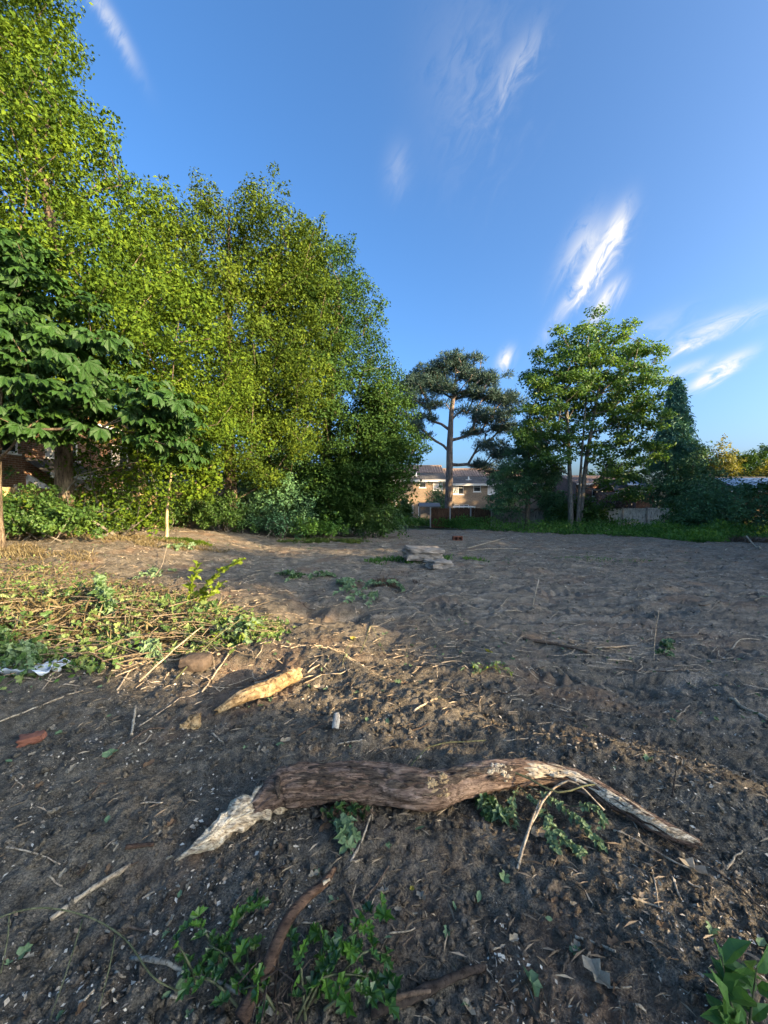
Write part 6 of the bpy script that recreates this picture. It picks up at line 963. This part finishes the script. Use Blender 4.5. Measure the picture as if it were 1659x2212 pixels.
def litter():
    """chips, fibres and crumbs scattered over the soil: far more than one could count"""
    rng = np.random.default_rng(123)
    def spots(n, dmin=1.0, dmax=22, pw=1.0, tmax=1.1, thr=-.1, seed=5, fr=1.2):
        y = dmin * (dmax / dmin) ** (rng.random(n) ** pw); x = (rng.random(n) * 2 - 1) * tmax * y; k = (vn2(x * fr, y * fr, seed) + .5 * vn2(x * fr * 3, y * fr * 3, seed + 1)) > thr + .5 * (rng.random(n) - .5); return x[k], y[k]
    CH = leaf_mat('pale_wood_chips', [(.17, .12, .08), (.38, .31, .22), (.64, .57, .45)], .0, .8, 3, .1); x, y = spots(26000, 1.0, 22, 1.0, 1.1, .10, 5, 1.6); n = len(x); s = (.0026 + .0062 * rng.random(n) ** 2.5) * (1 + .22 * y); P = np.column_stack([x, y, H(x, y) + s * .3]); A = unit(rng.normal(size=(n, 3)) * np.array([1, 1, .3])); N = unit(rng.normal(size=(n, 3)) * .5 + np.array([0, 0, 1])); V, F = scatter('diamond', P, A, N, s * 1.9 * (.6 + .9 * rng.random(n)), s * (.8 + .9 * rng.random(n))); tag(obj('wood_chips', mesh_np('wood_chips', V, [F]), CH), 'pale wood chips scattered over the dark soil', None, None, 'stuff')
    FB_ = leaf_mat('straw_fibres', [(.10, .075, .05), (.24, .18, .12), (.44, .36, .25)], .0, .8, 3, .1); x, y = spots(12000, 1, 20, .9, 1.1, .15, 15, .9); n = len(x); L = (.02 + .05 * rng.random(n) ** 2) * (1 + .12 * y); V, F = scatter('diamond', np.column_stack([x, y, H(x, y) + .004]), unit(rng.normal(size=(n, 3)) * np.array([1, .8, .12])), unit(rng.normal(size=(n, 3)) * .4 + np.array([0, 0, 1])), L, .0016 * (1 + .36 * y)); tag(obj('straw_fibres', mesh_np('straw_fibres', V, [F]), FB_), 'thin straw and root fibres over the soil', None, None, 'stuff')
    x, y = spots(9000, 1, 14, 1.0, 1.1, -.2, 25, 1.5); n = len(x); s = (.004 + .016 * rng.random(n) ** 3) * (1 + .12 * y); oc = np.array([(1, 0, 0), (-1, 0, 0), (0, 1, 0), (0, -1, 0), (0, 0, 1), (0, 0, -1)], float); tf = np.array([(0, 2, 4), (2, 1, 4), (1, 3, 4), (3, 0, 4), (2, 0, 5), (1, 2, 5), (3, 1, 5), (0, 3, 5)]); V = oc[None] * s[:, None, None] * (.6 + .7 * rng.random((n, 6, 1))) + rng.normal(size=(n, 6, 3)) * s[:, None, None] * .22; V = V + np.column_stack([x, y, H(x, y) + s * .2])[:, None]; F = tf[None] + (np.arange(n) * 6)[:, None, None]; tag(obj('soil_crumbs', mesh_np('soil_crumbs', V.reshape(-1, 3), [F.reshape(-1, 3)], True), SOIL), 'loose crumbs and clods of dark soil', None, None, 'stuff')
    LB = leaf_mat('leaf_litter_mix', [(.06, .045, .03), (.13, .105, .075), (.26, .24, .19)], .08, .7, 3, .2); x, y = spots(5200, 1.2, 24, .8, 1.1, .0, 35, .9); n = len(x); L = (.012 + .02 * rng.random(n)) * (1 + .10 * y); V, F = scatter('dead', np.column_stack([x, y, H(x, y) + .006]), unit(rng.normal(size=(n, 3)) * np.array([1, 1, .3])), unit(rng.normal(size=(n, 3)) * .4 + np.array([0, 0, 1])), L, L * .7); tag(obj('leaf_litter', mesh_np('leaf_litter', V, [F]), LB), 'shredded leaf litter over the cleared soil', None, None, 'stuff')
    GL = leaf_mat('shredded_green', [(.05, .09, .04), (.10, .16, .075), (.2, .27, .15)], .15, .6, 3, .2); x, y = spots(1500, 3, 22, .8, 1.1, .28, 45, .6); n = len(x); L = (.02 + .025 * rng.random(n)) * (1 + .06 * y); V, F = scatter('ivy', np.column_stack([x, y, H(x, y) + .01]), unit(rng.normal(size=(n, 3)) * np.array([1, 1, .4])), unit(rng.normal(size=(n, 3)) * .5 + np.array([0, 0, 1])), L, L * .8); tag(obj('green_shreds', mesh_np('green_shreds', V, [F]), GL), 'torn green leaf scraps over the field', None, None, 'stuff')
litter()
def twig_scatter():
    rng = np.random.default_rng(321); mb = MB(); n = 1900; y = 3.2 * (21 / 3.2) ** rng.random(n); x = (rng.random(n) * 2 - 1) * 1.05 * y
    for a, b in zip(x, y):
        if vn2(np.array([a * .8]), np.array([b * .8]), 77)[0] < -.15: continue
        L = (.05 + .16 * rng.random() ** 2) * (1 + .07 * b); t = rng.normal() * .7; d = np.array([math.cos(t), math.sin(t)]) * L / 2; q = np.array([[a - d[0], b - d[1]], [a + rng.normal() * .02, b + rng.normal() * .02], [a + d[0], b + d[1]]]); mb.tube(np.column_stack([q, H(q[:, 0], q[:, 1]) + .008 + .03 * rng.random(3)]), np.array([.0028, .0026, .0016]) * (1 + .16 * b), 4, False)
    tag(mb.build('twig_litter', TWIG_PALE), 'countless small dry twigs scattered over the field', None, None, 'stuff')
twig_scatter()
